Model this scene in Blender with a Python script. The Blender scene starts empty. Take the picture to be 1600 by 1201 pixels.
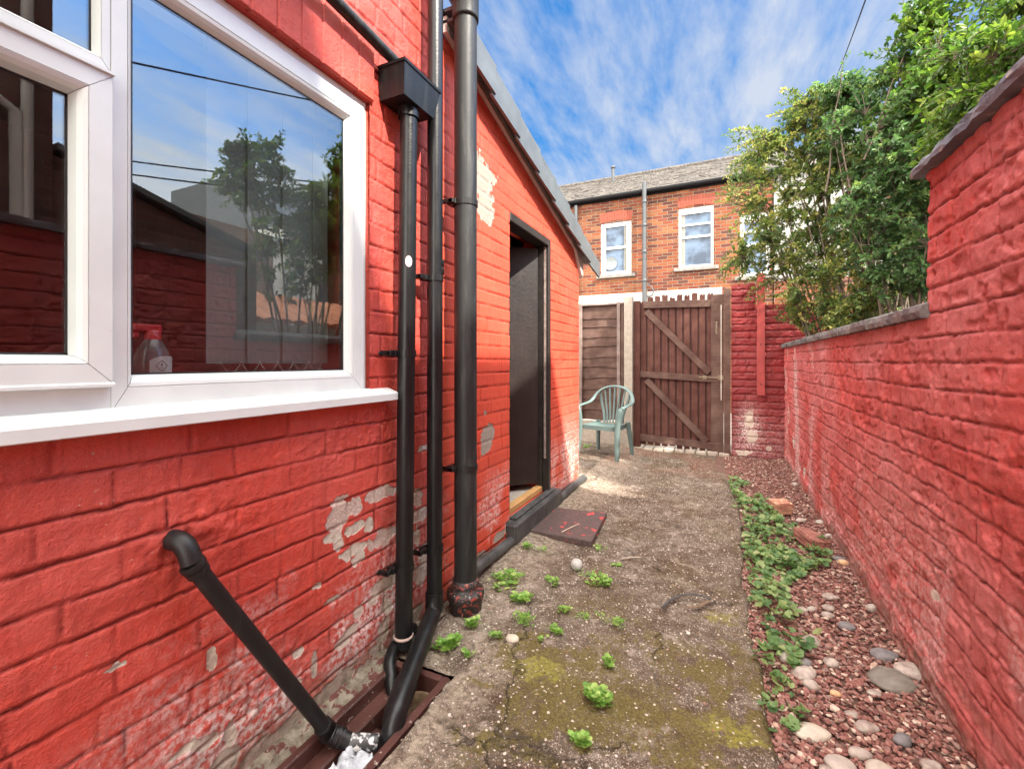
import bpy, math, random
import numpy as np
from mathutils import Vector, Matrix
R_ = math.radians
rng = np.random.default_rng(7)
random.seed(7)
SC = bpy.context.scene
COL = SC.collection

# ------------------------------------------------------------------ camera
FOC, VPX, HOR, EYE = 704.0, 1126.0, 565.0, 1.12
TH = math.atan((VPX - 800) / FOC)
CT, ST = math.cos(TH), math.sin(TH)
cam = bpy.data.cameras.new("camera")
cam.sensor_width = 36
cam.lens = FOC / 1600 * 36
cam.shift_y = -(600.5 - HOR) / 1600
cam.clip_end = 500
cam.clip_start = 0.02
cob = bpy.data.objects.new("camera", cam)
COL.objects.link(cob)
cob.location = (0, 0, EYE)
cob.rotation_euler = (R_(90), 0, TH)
SC.camera = cob

# ------------------------------------------------------------------ sun, sky, exposure
SUN_DIR = Vector((0.906 * math.cos(R_(45)), -0.423 * math.cos(R_(45)), math.sin(R_(45)))).normalized()
sl = bpy.data.lights.new("sun", 'SUN')
sl.energy = 2.0
sl.angle = R_(1.0)
sl.color = (1.0, 0.94, 0.84)
so = bpy.data.objects.new("sun", sl)
COL.objects.link(so)
so.rotation_euler = (-SUN_DIR).to_track_quat('-Z', 'Y').to_euler()
so.location = (3, -2, 8)

W = bpy.data.worlds.new("World")
SC.world = W
W.use_nodes = True
wn, wl = W.node_tree.nodes, W.node_tree.links
for n in list(wn):
    wn.remove(n)
wo = wn.new('ShaderNodeOutputWorld')
bg = wn.new('ShaderNodeBackground')
sky = wn.new('ShaderNodeTexSky')
sky.sky_type = 'NISHITA'
sky.sun_disc = False
sky.sun_elevation = R_(45)
sky.sun_rotation = math.atan2(SUN_DIR.x, SUN_DIR.y)
sky.air_density = 1.0
sky.dust_density = 0.6
sky.ozone_density = 2.0
tc = wn.new('ShaderNodeTexCoord')
sep = wn.new('ShaderNodeSeparateXYZ')
wl.new(tc.outputs['Generated'], sep.inputs[0])


def wmath(op, a, b=None):
    n = wn.new('ShaderNodeMath')
    n.operation = op
    for i, v in enumerate((a, b)):
        if v is None:
            continue
        if isinstance(v, (int, float)):
            n.inputs[i].default_value = v
        else:
            wl.new(v, n.inputs[i])
    return n.outputs[0]


zz = wmath('ADD', wmath('MAXIMUM', sep.outputs[2], 0.0), 0.12)
cx = wmath('DIVIDE', sep.outputs[0], zz)
cy = wmath('DIVIDE', sep.outputs[1], zz)
cmb = wn.new('ShaderNodeCombineXYZ')
wl.new(cx, cmb.inputs[0])
wl.new(cy, cmb.inputs[1])
mp = wn.new('ShaderNodeMapping')
mp.inputs['Rotation'].default_value = (0, 0, R_(-12))
mp.inputs['Scale'].default_value = (2.4, 0.75, 1)
wl.new(cmb.outputs[0], mp.inputs[0])
nz = wn.new('ShaderNodeTexNoise')
nz.inputs['Scale'].default_value = 3.0
nz.inputs['Detail'].default_value = 8
nz.inputs['Roughness'].default_value = 0.62
nz.inputs['Distortion'].default_value = 0.15
wl.new(mp.outputs[0], nz.inputs['Vector'])
nz2 = wn.new('ShaderNodeTexNoise')
nz2.inputs['Scale'].default_value = 0.55
nz2.inputs['Detail'].default_value = 3
wl.new(cmb.outputs[0], nz2.inputs['Vector'])
cr = wn.new('ShaderNodeValToRGB')
cr.color_ramp.elements[0].position = 0.40
cr.color_ramp.elements[1].position = 0.58
wl.new(wmath('MULTIPLY', wmath('ADD', nz.outputs[0], nz2.outputs[0]), 0.5), cr.inputs[0])
# thicker cloud towards the horizon
hz = wn.new('ShaderNodeMapRange')
hz.inputs[1].default_value = 0.42
hz.inputs[2].default_value = 0.0
hz.inputs[3].default_value = 0.0
hz.inputs[4].default_value = 1.3
wl.new(sep.outputs[2], hz.inputs[0])
# made-up cloud cover behind the camera, added to light the shade
ov = wn.new('ShaderNodeMapRange')
ov.inputs[1].default_value = 0.25
ov.inputs[2].default_value = -0.5
ov.inputs[3].default_value = 0.0
ov.inputs[4].default_value = 0.75
wl.new(sep.outputs[1], ov.inputs[0])
cf = wmath('MINIMUM', wmath('ADD', wmath('ADD', wmath('MULTIPLY', cr.outputs[0], 0.74), hz.outputs[0]), ov.outputs[0]), 1.0)
hsv = wn.new('ShaderNodeHueSaturation')
hsv.inputs['Saturation'].default_value = 1.38
wl.new(sky.outputs[0], hsv.inputs['Color'])
hv = wn.new('ShaderNodeMapRange')
for i_, q_ in enumerate((0.12, 0.65, 0.21, 0.40)):
    hv.inputs[i_ + 1].default_value = q_
wl.new(sep.outputs[2], hv.inputs[0])
wl.new(hv.outputs[0], hsv.inputs['Value'])
mx = wn.new('ShaderNodeMix')
mx.data_type = 'RGBA'
wl.new(cf, mx.inputs[0])
wl.new(hsv.outputs[0], mx.inputs[6])
CLOUD = 1.12
mx.inputs[7].default_value = (CLOUD, CLOUD * 1.02, CLOUD * 1.06, 1)

# sky boosted overhead, behind camera and rightward, added to brighten shade and reflections


def wmap(v, a, b, c, d):
    n = wn.new('ShaderNodeMapRange')
    n.interpolation_type = 'SMOOTHSTEP'
    wl.new(v, n.inputs[0])
    for i, q in enumerate((a, b, c, d)):
        n.inputs[i + 1].default_value = q
    return n.outputs[0]


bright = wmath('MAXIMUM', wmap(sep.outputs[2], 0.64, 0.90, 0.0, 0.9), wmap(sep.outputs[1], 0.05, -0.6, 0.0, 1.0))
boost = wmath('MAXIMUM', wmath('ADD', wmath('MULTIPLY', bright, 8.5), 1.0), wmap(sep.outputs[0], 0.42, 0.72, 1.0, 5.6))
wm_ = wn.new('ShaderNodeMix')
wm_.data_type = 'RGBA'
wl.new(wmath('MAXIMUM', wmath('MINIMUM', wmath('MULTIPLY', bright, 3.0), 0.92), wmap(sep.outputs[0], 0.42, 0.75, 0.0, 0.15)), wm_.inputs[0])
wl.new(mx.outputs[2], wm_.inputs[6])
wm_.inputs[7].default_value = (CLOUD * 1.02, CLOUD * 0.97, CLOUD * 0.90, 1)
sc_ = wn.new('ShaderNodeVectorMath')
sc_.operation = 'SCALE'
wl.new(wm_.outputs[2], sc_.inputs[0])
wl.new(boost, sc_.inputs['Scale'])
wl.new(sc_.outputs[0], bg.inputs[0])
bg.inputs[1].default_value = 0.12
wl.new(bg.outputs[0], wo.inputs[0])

SC.view_settings.view_transform = 'Standard'
SC.view_settings.look = 'None'
SC.view_settings.exposure = 2.68
SC.view_settings.gamma = 1.0


# ------------------------------------------------------------------ geometry helpers
def ray(px, py):
    a = (px - 800) / FOC
    b = -(py - HOR) / FOC
    return Vector((a * CT - ST, a * ST + CT, b))


def on_x(px, py, X):
    r = ray(px, py)
    return Vector((0, 0, EYE)) + r * (X / r.x)


def on_y(px, py, Y):
    r = ray(px, py)
    return Vector((0, 0, EYE)) + r * (Y / r.y)


def on_z(px, py, Z=0.0):
    r = ray(px, py)
    return Vector((0, 0, EYE)) + r * ((Z - EYE) / r.z)


def hsh(ix, iy, seed=0):
    n = (ix.astype(np.int64) * 374761393 + iy.astype(np.int64) * 668265263 + seed * 1442695041) & 0xffffffff
    n = ((n ^ (n >> 13)) * 1274126177) & 0xffffffff
    n = n ^ (n >> 16)
    return (n & 0xffffff) / float(0xffffff)


def vn(x, y, seed=0):
    ix = np.floor(x)
    iy = np.floor(y)
    fx = x - ix
    fy = y - iy
    fx = fx * fx * (3 - 2 * fx)
    fy = fy * fy * (3 - 2 * fy)
    a = hsh(ix, iy, seed)
    b = hsh(ix + 1, iy, seed)
    c = hsh(ix, iy + 1, seed)
    d = hsh(ix + 1, iy + 1, seed)
    return (a * (1 - fx) + b * fx) * (1 - fy) + (c * (1 - fx) + d * fx) * fy


def fbm(x, y, seed=0, o=4):
    s = 0
    a = 0.5
    t = 0
    for i in range(o):
        s = s + a * vn(x * 2 ** i, y * 2 ** i, seed + i * 17)
        t += a
        a *= 0.5
    return s / t


def sst(a, b, x):
    t = np.clip((x - a) / (b - a), 0, 1)
    return t * t * (3 - 2 * t)


def root_loc(p):
    return Vector(p['_loc']) if p is not None else Vector((0, 0, 0))


LOC = {}


def link(name, me, mat, parent=None, loc=None):
    """link a mesh (given in world coordinates) as one object"""
    o = bpy.data.objects.new(name, me)
    COL.objects.link(o)
    if mat is not None and not me.materials:
        for m in (mat if isinstance(mat, (list, tuple)) else [mat]):
            me.materials.append(m)
    if parent is not None:
        o.parent = parent
        base = LOC[parent.name]
        LOC[o.name] = base
    else:
        base = Vector(loc) if loc is not None else Vector((0, 0, 0))
        o.location = base
        LOC[o.name] = base
    if base.length > 0:
        me.transform(Matrix.Translation(-base))
    return o


def np_mesh(name, V, F, attrs=None, smooth=True):
    """V (n,3); F (m,4) or (m,3) array"""
    me = bpy.data.meshes.new(name)
    V = np.asarray(V, dtype=np.float32)
    F = np.asarray(F, dtype=np.int32)
    k = F.shape[1]
    me.vertices.add(len(V))
    me.vertices.foreach_set("co", V.ravel())
    me.loops.add(F.size)
    me.loops.foreach_set("vertex_index", F.ravel())
    me.polygons.add(len(F))
    me.polygons.foreach_set("loop_start", np.arange(0, F.size, k, dtype=np.int32))
    me.polygons.foreach_set("loop_total", np.full(len(F), k, dtype=np.int32))
    me.polygons.foreach_set("use_smooth", np.full(len(F), smooth, dtype=bool))
    for an, av in (attrs or {}).items():
        a = me.attributes.new(an, 'FLOAT', 'POINT')
        a.data.foreach_set("value", np.asarray(av, dtype=np.float32))
    me.update(calc_edges=True)
    me.validate()
    return me


def thing(name, label, cat, loc=(0, 0, 0), group=None):
    o = bpy.data.objects.new(name, None)
    COL.objects.link(o)
    o.empty_display_size = 0.1
    o.location = loc
    LOC[o.name] = Vector(loc)
    tag(o, label, cat, group)
    return o


def tag(o, label=None, cat=None, group=None, kind=None):
    if label:
        o['label'] = label
    if cat:
        o['category'] = cat
    if group:
        o['group'] = group
    if kind:
        o['kind'] = kind
    return o


class MB:
    def __init__(s):
        s.v = []
        s.f = []
        s.sm = []

    def add(s, vs, fs, smooth=False):
        b = len(s.v)
        s.v += [tuple(v) for v in vs]
        s.f += [tuple(i + b for i in f) for f in fs]
        s.sm += [smooth] * len(fs)

    def box(s, x0, x1, y0, y1, z0, z1, M=None, bev=0.0):
        if bev > 0:
            b = bev
            vs = []
            # chamfered box: 24 verts
            for sx in (0, 1):
                for sy in (0, 1):
                    for sz in (0, 1):
                        X = (x0, x1)[sx]
                        Y = (y0, y1)[sy]
                        Z = (z0, z1)[sz]
                        dx = b if sx == 0 else -b
                        dy = b if sy == 0 else -b
                        dz = b if sz == 0 else -b
                        vs += [(X, Y + dy, Z + dz), (X + dx, Y, Z + dz), (X + dx, Y + dy, Z)]
            if M is not None:
                vs = [M @ Vector(v) for v in vs]
            import bmesh
            bm = bmesh.new()
            for v in vs:
                bm.verts.new(v)
            bmesh.ops.convex_hull(bm, input=bm.verts)
            bmesh.ops.dissolve_limit(bm, angle_limit=0.02, verts=bm.verts, edges=bm.edges)
            bm.verts.ensure_lookup_table()
            bm.verts.index_update()
            s.add([v.co[:] for v in bm.verts], [[v.index for v in f.verts] for f in bm.faces])
            bm.free()
            return s
        vs = [(x, y, z) for x in (x0, x1) for y in (y0, y1) for z in (z0, z1)]
        if M is not None:
            vs = [M @ Vector(v) for v in vs]
        s.add(vs, [(0, 1, 3, 2), (4, 6, 7, 5), (0, 4, 5, 1), (2, 3, 7, 6), (0, 2, 6, 4), (1, 5, 7, 3)])
        return s

    def tube(s, path, rad, n=12, cap=True, flat=None, smooth=True, up=None):
        """swept tube; rad: number or list; flat=(a,b) scale of the two cross axes"""
        P = [Vector(p) for p in path]
        m = len(P)
        if isinstance(rad, (int, float)):
            rad = [rad] * m
        a, b = flat or (1, 1)
        T = []
        for i in range(m):
            t = (P[min(i + 1, m - 1)] - P[max(i - 1, 0)])
            T.append(t.normalized())
        u = Vector(up) if up is not None else (Vector((0, 0, 1)) if abs(T[0].z) < 0.9 else Vector((1, 0, 0)))
        vs = []
        for i in range(m):
            side = T[i].cross(u)
            if side.length < 1e-5:
                side = T[i].cross(Vector((0.3, 0.9, 0.1)))
            side.normalize()
            uu = side.cross(T[i]).normalized()
            if up is None:
                u = uu
            for k in range(n):
                an = 2 * math.pi * (k + 0.5) / n
                vs.append(P[i] + side * (math.cos(an) * rad[i] * a) + uu * (math.sin(an) * rad[i] * b))
        fs = []
        for i in range(m - 1):
            for k in range(n):
                k2 = (k + 1) % n
                fs.append((i * n + k, i * n + k2, (i + 1) * n + k2, (i + 1) * n + k))
        s.add(vs, fs, smooth)
        if cap:
            s.add(vs[:n], [tuple(range(n))])
            s.add(vs[-n:], [tuple(reversed(range(n)))])
        return s

    def lathe(s, prof, c=(0, 0, 0), n=24, axis=None, smooth=True):
        """profile of (r, h) revolved round axis at c"""
        ax = Vector(axis).normalized() if axis is not None else Vector((0, 0, 1))
        q = Vector((0, 0, 1)).rotation_difference(ax)
        vs = []
        for r, h in prof:
            for k in range(n):
                an = 2 * math.pi * k / n
                vs.append(Vector(c) + q @ Vector((r * math.cos(an), r * math.sin(an), h)))
        fs = []
        for i in range(len(prof) - 1):
            for k in range(n):
                k2 = (k + 1) % n
                fs.append((i * n + k, i * n + k2, (i + 1) * n + k2, (i + 1) * n + k))
        s.add(vs, fs, smooth)
        return s

    def prism(s, pts, ax, a0, a1, smooth=False):
        """polygon pts in the two other axes extruded along ax"""
        n = len(pts)

        def mk(p, a):
            if ax == 'x':
                return (a, p[0], p[1])
            if ax == 'y':
                return (p[0], a, p[1])
            return (p[0], p[1], a)
        vs = [mk(p, a0) for p in pts] + [mk(p, a1) for p in pts]
        fs = [tuple(range(n)), tuple(reversed(range(n, 2 * n)))] + [(i, i + n, (i + 1) % n + n, (i + 1) % n) for i in range(n)]
        s.add(vs, fs, smooth)
        return s

    def mesh(s, name):
        me = bpy.data.meshes.new(name)
        me.from_pydata(s.v, [], s.f)
        me.polygons.foreach_set("use_smooth", s.sm)
        me.update()
        import bmesh
        bm = bmesh.new()
        bm.from_mesh(me)
        bmesh.ops.recalc_face_normals(bm, faces=bm.faces)
        bm.to_mesh(me)
        bm.free()
        return me

    def build(s, name, mat, parent=None, loc=None):
        return link(name, s.mesh(name), mat, parent, loc)


# ------------------------------------------------------------------ material helpers
class NT:
    def __init__(s, name):
        s.m = bpy.data.materials.new(name)
        s.m.use_nodes = True
        s.n = s.m.node_tree.nodes
        s.l = s.m.node_tree.links
        s.b = s.n.get('Principled BSDF')
        s.out = s.n.get('Material Output')
        g = s.n.new('ShaderNodeNewGeometry')
        s.pos = g.outputs['Position']

    def set(s, sock, v):
        if isinstance(v, (int, float)):
            s_ = sock
            if sock.type == 'RGBA':
                v = (v, v, v, 1)
            s_.default_value = v
        elif isinstance(v, (tuple, list)):
            if sock.type == 'RGBA' and len(v) == 3:
                v = (*v, 1)
            sock.default_value = v
        else:
            s.l.new(v, sock)

    def noise(s, scale, detail=4, rough=0.55, dist=0.0, vec=None, out=0):
        n = s.n.new('ShaderNodeTexNoise')
        n.inputs['Scale'].default_value = scale
        n.inputs['Detail'].default_value = detail
        n.inputs['Roughness'].default_value = rough
        n.inputs['Distortion'].default_value = dist
        s.l.new(vec or s.pos, n.inputs['Vector'])
        return n.outputs[out]

    def vor(s, scale, vec=None, feat='F1', out='Distance', rand=1.0):
        n = s.n.new('ShaderNodeTexVoronoi')
        n.feature = feat
        n.inputs['Scale'].default_value = scale
        n.inputs['Randomness'].default_value = rand
        s.l.new(vec or s.pos, n.inputs['Vector'])
        return n.outputs[out]

    def mapv(s, scale=(1, 1, 1), rot=(0, 0, 0), loc=(0, 0, 0), vec=None):
        n = s.n.new('ShaderNodeMapping')
        n.inputs['Scale'].default_value = scale
        n.inputs['Rotation'].default_value = rot
        n.inputs['Location'].default_value = loc
        s.l.new(vec or s.pos, n.inputs[0])
        return n.outputs[0]

    def ramp(s, v, stops):
        n = s.n.new('ShaderNodeValToRGB')
        e = n.color_ramp.elements
        while len(e) < len(stops):
            e.new(0.5)
        for i, (p, c) in enumerate(stops):
            e[i].position = p
            e[i].color = (c, c, c, 1) if isinstance(c, (int, float)) else (*c, 1)
        s.l.new(v, n.inputs[0])
        return n.outputs[0]

    def mix(s, f, a, b, mode='MIX'):
        n = s.n.new('ShaderNodeMix')
        n.data_type = 'RGBA'
        n.blend_type = mode
        s.set(n.inputs[0], f)
        s.set(n.inputs[6], a)
        s.set(n.inputs[7], b)
        return n.outputs[2]

    def math(s, op, a, b=0.0, clamp=False):
        n = s.n.new('ShaderNodeMath')
        n.operation = op
        n.use_clamp = clamp
        s.set(n.inputs[0], a)
        s.set(n.inputs[1], b)
        return n.outputs[0]

    def attr(s, name):
        n = s.n.new('ShaderNodeAttribute')
        n.attribute_name = name
        return n.outputs['Fac']

    def sep(s, v=None):
        n = s.n.new('ShaderNodeSeparateXYZ')
        s.l.new(v or s.pos, n.inputs[0])
        return n.outputs

    def bump(s, h, dist=0.002, strength=1.0, prev=None):
        n = s.n.new('ShaderNodeBump')
        n.inputs['Strength'].default_value = strength
        n.inputs['Distance'].default_value = dist
        s.l.new(h, n.inputs['Height'])
        if prev is not None:
            s.l.new(prev, n.inputs['Normal'])
        s.l.new(n.outputs[0], s.b.inputs['Normal'])
        return n.outputs[0]

    def done(s, col=None, rough=None, **kw):
        if col is not None:
            s.set(s.b.inputs['Base Color'], col)
        if rough is not None:
            s.set(s.b.inputs['Roughness'], rough)
        for k, v in kw.items():
            s.set(s.b.inputs[k.replace('_', ' ')], v)
        return s.m


def simple(name, c1, c2=None, scale=20, rough=0.5, bump=0.0, bscale=200, specks=None, **kw):
    t = NT(name)
    c2 = c2 or tuple(x * 0.75 for x in c1)
    col = t.mix(t.ramp(t.noise(scale, 5), [(0.35, 0.0), (0.65, 1.0)]), c1, c2)
    if specks:
        sc, sp, amt = specks
        col = t.mix(t.ramp(t.noise(sp, 3), [(amt, 0.0), (amt + 0.04, 1.0)]), col, sc)
    if bump:
        t.bump(t.noise(bscale, 4), bump)
    return t.done(col, rough, **kw)


def painted_brick(name, red, red2, dusty, dusty_amt, rough=0.55, fine=0.0012, wk=1.0):
    t = NT(name)
    n1 = t.noise(3.0, 5)
    n2 = t.noise(38, 5, 0.6)
    col = t.mix(t.ramp(n1, [(0.38, 0.0), (0.62, 1.0)]), red, red2)
    col = t.mix(t.math('MULTIPLY', t.ramp(n2, [(0.35, 0.0), (0.75, 1.0)]), 0.45), col, dusty)
    col = t.mix(t.math('MULTIPLY', t.ramp(t.noise(1.7, 4), [(0.4, 0.0), (0.6, 1.0)]), dusty_amt), col, dusty)
    # per brick tint
    col = t.mix(t.math('MULTIPLY', t.attr('brk'), 0.35), col, tuple(x * 0.62 for x in red))
    # grime in the joints
    col = t.mix(t.math('MULTIPLY', t.attr('jnt'), 0.80), col, tuple(x * 0.22 for x in red))
    # worn thin film, drips and little chips
    dr = t.ramp(t.noise(60, 4, 0.6, vec=t.mapv((1, 1, 0.12))), [(0.50, 0.0), (0.70, 1.0)])
    col = t.mix(t.math('MULTIPLY', dr, 0.30), col, tuple(x * 0.55 for x in red))
    chip = t.ramp(t.math('ADD', t.noise(85, 5, 0.7), t.math('MULTIPLY', t.noise(2.5, 3), 0.35)), [(0.865, 0.0), (0.885, 1.0)])
    col = t.mix(t.math('MULTIPLY', chip, 0.8), col, (0.50, 0.36, 0.30))
    pit = t.ramp(t.math('ADD', t.vor(70), t.math('MULTIPLY', t.noise(3.2, 3), 0.5)), [(0.20, 1.0), (0.30, 0.0)])
    col = t.mix(t.math('MULTIPLY', pit, 0.5), col, tuple(x * 0.4 for x in red))
    # salts: pale bloom
    sa = t.math('MULTIPLY', t.attr('salt'), t.ramp(t.noise(55, 6, 0.7), [(0.42, 0.0), (0.58, 1.0)]))
    col = t.mix(sa, col, (0.72, 0.62, 0.58))
    # bare patches
    bare = t.mix(t.ramp(t.noise(60, 5, 0.7), [(0.35, 0.0), (0.65, 1.0)]), (0.52, 0.36, 0.30), (0.42, 0.33, 0.27))
    bare = t.mix(t.ramp(t.noise(140, 4, 0.7), [(0.5, 0.0), (0.6, 1.0)]), bare, (0.62, 0.55, 0.48))
    white = t.mix(t.ramp(t.noise(70, 5, 0.7), [(0.35, 0.0), (0.7, 1.0)]), (0.62 * wk, 0.55 * wk, 0.46 * wk), (0.44 * wk, 0.38 * wk, 0.30 * wk))
    bare = t.mix(t.attr('wht'), bare, white)
    pm = t.ramp(t.math('ADD', t.attr('peel'), t.math('MULTIPLY', t.math('SUBTRACT', t.noise(90, 4, 0.6), 0.5), 0.5)), [(0.47, 0.0), (0.53, 1.0)])
    col = t.mix(pm, col, bare)
    col = t.mix(t.math('MULTIPLY', t.attr('grime'), t.ramp(t.noise(28, 5, 0.65), [(0.3, 0.3), (0.7, 1.0)])), col, (0.13, 0.11, 0.075))
    h = t.math('ADD', t.math('MULTIPLY', t.noise(120, 6, 0.65), 1.0), t.math('MULTIPLY', t.noise(420, 3, 0.6), 0.35))
    h = t.math('SUBTRACT', h, t.math('MULTIPLY', pm, 0.9))
    h = t.math('ADD', h, t.math('MULTIPLY', t.noise(26, 5, 0.7), 1.6))
    t.bump(h, fine * 1.6, 0.9)
    r = t.math('ADD', t.math('MULTIPLY', pm, 0.35), rough, True)
    return t.done(col, r, Specular_IOR_Level=0.35)


RED = (0.53, 0.050, 0.031)
RED2 = (0.64, 0.074, 0.043)
DUSTY = (0.54, 0.125, 0.105)
M_LEFT = painted_brick('painted_brick_left', RED, RED2, DUSTY, 0.35, fine=0.0024)
M_OUT = painted_brick('painted_brick_outhouse', (0.68, 0.076, 0.038), (0.74, 0.095, 0.048), (0.62, 0.12, 0.08), 0.2, fine=0.0007, wk=0.52)
M_RIGHT = painted_brick('painted_brick_right', (0.47, 0.058, 0.048), (0.56, 0.084, 0.068), (0.56, 0.19, 0.18), 0.85, rough=0.6, fine=0.0022)
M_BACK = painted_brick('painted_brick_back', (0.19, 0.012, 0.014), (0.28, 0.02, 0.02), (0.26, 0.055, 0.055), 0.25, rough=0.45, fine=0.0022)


def black_pipe_mat(name, c=(0.007, 0.007, 0.0075), rough=0.22, dusty=0.16):
    t = NT(name)
    z = t.mapv((1, 1, 0.12))
    n = t.noise(34, 6, 0.65, vec=z)
    col = t.mix(t.math('MULTIPLY', t.ramp(n, [(0.5, 0.0), (0.75, 1.0)]), dusty), c, (0.10, 0.10, 0.09))
    col = t.mix(t.math('MULTIPLY', t.ramp(t.noise(90, 4, 0.7), [(0.70, 0.0), (0.74, 1.0)]), 0.25), col, (0.30, 0.28, 0.25))
    t.bump(t.noise(130, 4), 0.0006)
    r = t.math('ADD', rough, t.math('MULTIPLY', t.noise(14, 5), 0.25))
    return t.done(col, r, Specular_IOR_Level=0.32)


M_PIPE = black_pipe_mat('black_plastic_pipe')
M_IRON = black_pipe_mat('black_painted_iron', (0.012, 0.011, 0.011), 0.30, 0.15)
M_IRONW = black_pipe_mat('weathered_soil_pipe', (0.016, 0.016, 0.016), 0.36, 0.45)
M_UPVC = simple('white_upvc', (0.68, 0.725, 0.70), (0.63, 0.67, 0.65), 9, 0.32, 0.0, specks=((0.45, 0.43, 0.38), 160, 0.74))
M_BEAD = simple('upvc_bead', (0.56, 0.56, 0.53), (0.62, 0.62, 0.60), 12, 0.35)
M_SEAL = simple('dark_window_seal', (0.02, 0.02, 0.022), rough=0.6)
M_DARK = simple('dark_interior', (0.035, 0.034, 0.036), rough=0.9)
M_BROWNP = simple('brown_painted_clay', (0.055, 0.020, 0.016), (0.09, 0.036, 0.028), 16, 0.42, 0.0015, 90, specks=((0.38, 0.33, 0.28), 60, 0.66))
M_WHITE = simple('white_paint', (0.52, 0.50, 0.46), (0.44, 0.42, 0.38), 4, 0.6, 0.001)
M_SLATE = simple('grey_verge_slate', (0.115, 0.13, 0.138), (0.085, 0.096, 0.102), 8, 0.45, 0.001, 60)
M_BLACKW = simple('black_painted_timber', (0.014, 0.011, 0.010), (0.028, 0.022, 0.019), 18, 0.45, 0.001, 60)


def wood_mat(name, c1, c2, c3, vertical=True, rough=0.75):
    t = NT(name)
    v = t.mapv((1, 1, 0.06) if vertical else (0.06, 1, 1))
    n = t.noise(70, 6, 0.65, vec=v)
    col = t.mix(t.ramp(n, [(0.35, 0.0), (0.65, 1.0)]), c1, c2)
    col = t.mix(t.math('MULTIPLY', t.ramp(t.noise(7, 5), [(0.42, 0.0), (0.65, 1.0)]), 0.7), col, c3)
    t.bump(n, 0.002)
    return t.done(col, rough, Specular_IOR_Level=0.3)


M_GATE = wood_mat('brown_stained_gate', (0.062, 0.020, 0.015), (0.092, 0.033, 0.024), (0.12, 0.052, 0.038))
M_GATER = wood_mat('brown_stained_rail', (0.065, 0.032, 0.025), (0.10, 0.054, 0.041), (0.15, 0.095, 0.074), False)
M_FENCE = wood_mat('weathered_fence_board', (0.046, 0.022, 0.016), (0.080, 0.042, 0.030), (0.125, 0.074, 0.057), False)
M_BATTEN = wood_mat('weathered_batten', (0.13, 0.088, 0.074), (0.20, 0.15, 0.13), (0.27, 0.21, 0.185))
M_CONC = simple('concrete_post', (0.36, 0.31, 0.25), (0.28, 0.24, 0.20), 22, 0.9, 0.002, 120)


# ------------------------------------------------------------------ brick wall skin
def patch_field(U, V, patches, seed):
    """patches: (u, v, ru, rv, white) -> peel, white"""
    peel = np.zeros_like(U)
    wht = np.zeros_like(U)
    du = (fbm(U * 30, V * 30, seed, 3) - 0.5)
    dv = (fbm(U * 30 + 50, V * 30, seed + 5, 3) - 0.5)
    for (u, v, ru, rv, w) in patches:
        d = np.sqrt((((U - u) / ru) + du * 1.1) ** 2 + (((V - v) / rv) + dv * 1.1) ** 2)
        m = 1 - sst(0.75, 1.05, d)
        wht = np.where(m > 0.02, np.maximum(wht, w), wht)
        peel = np.maximum(peel, m)
    return peel, wht


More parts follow.
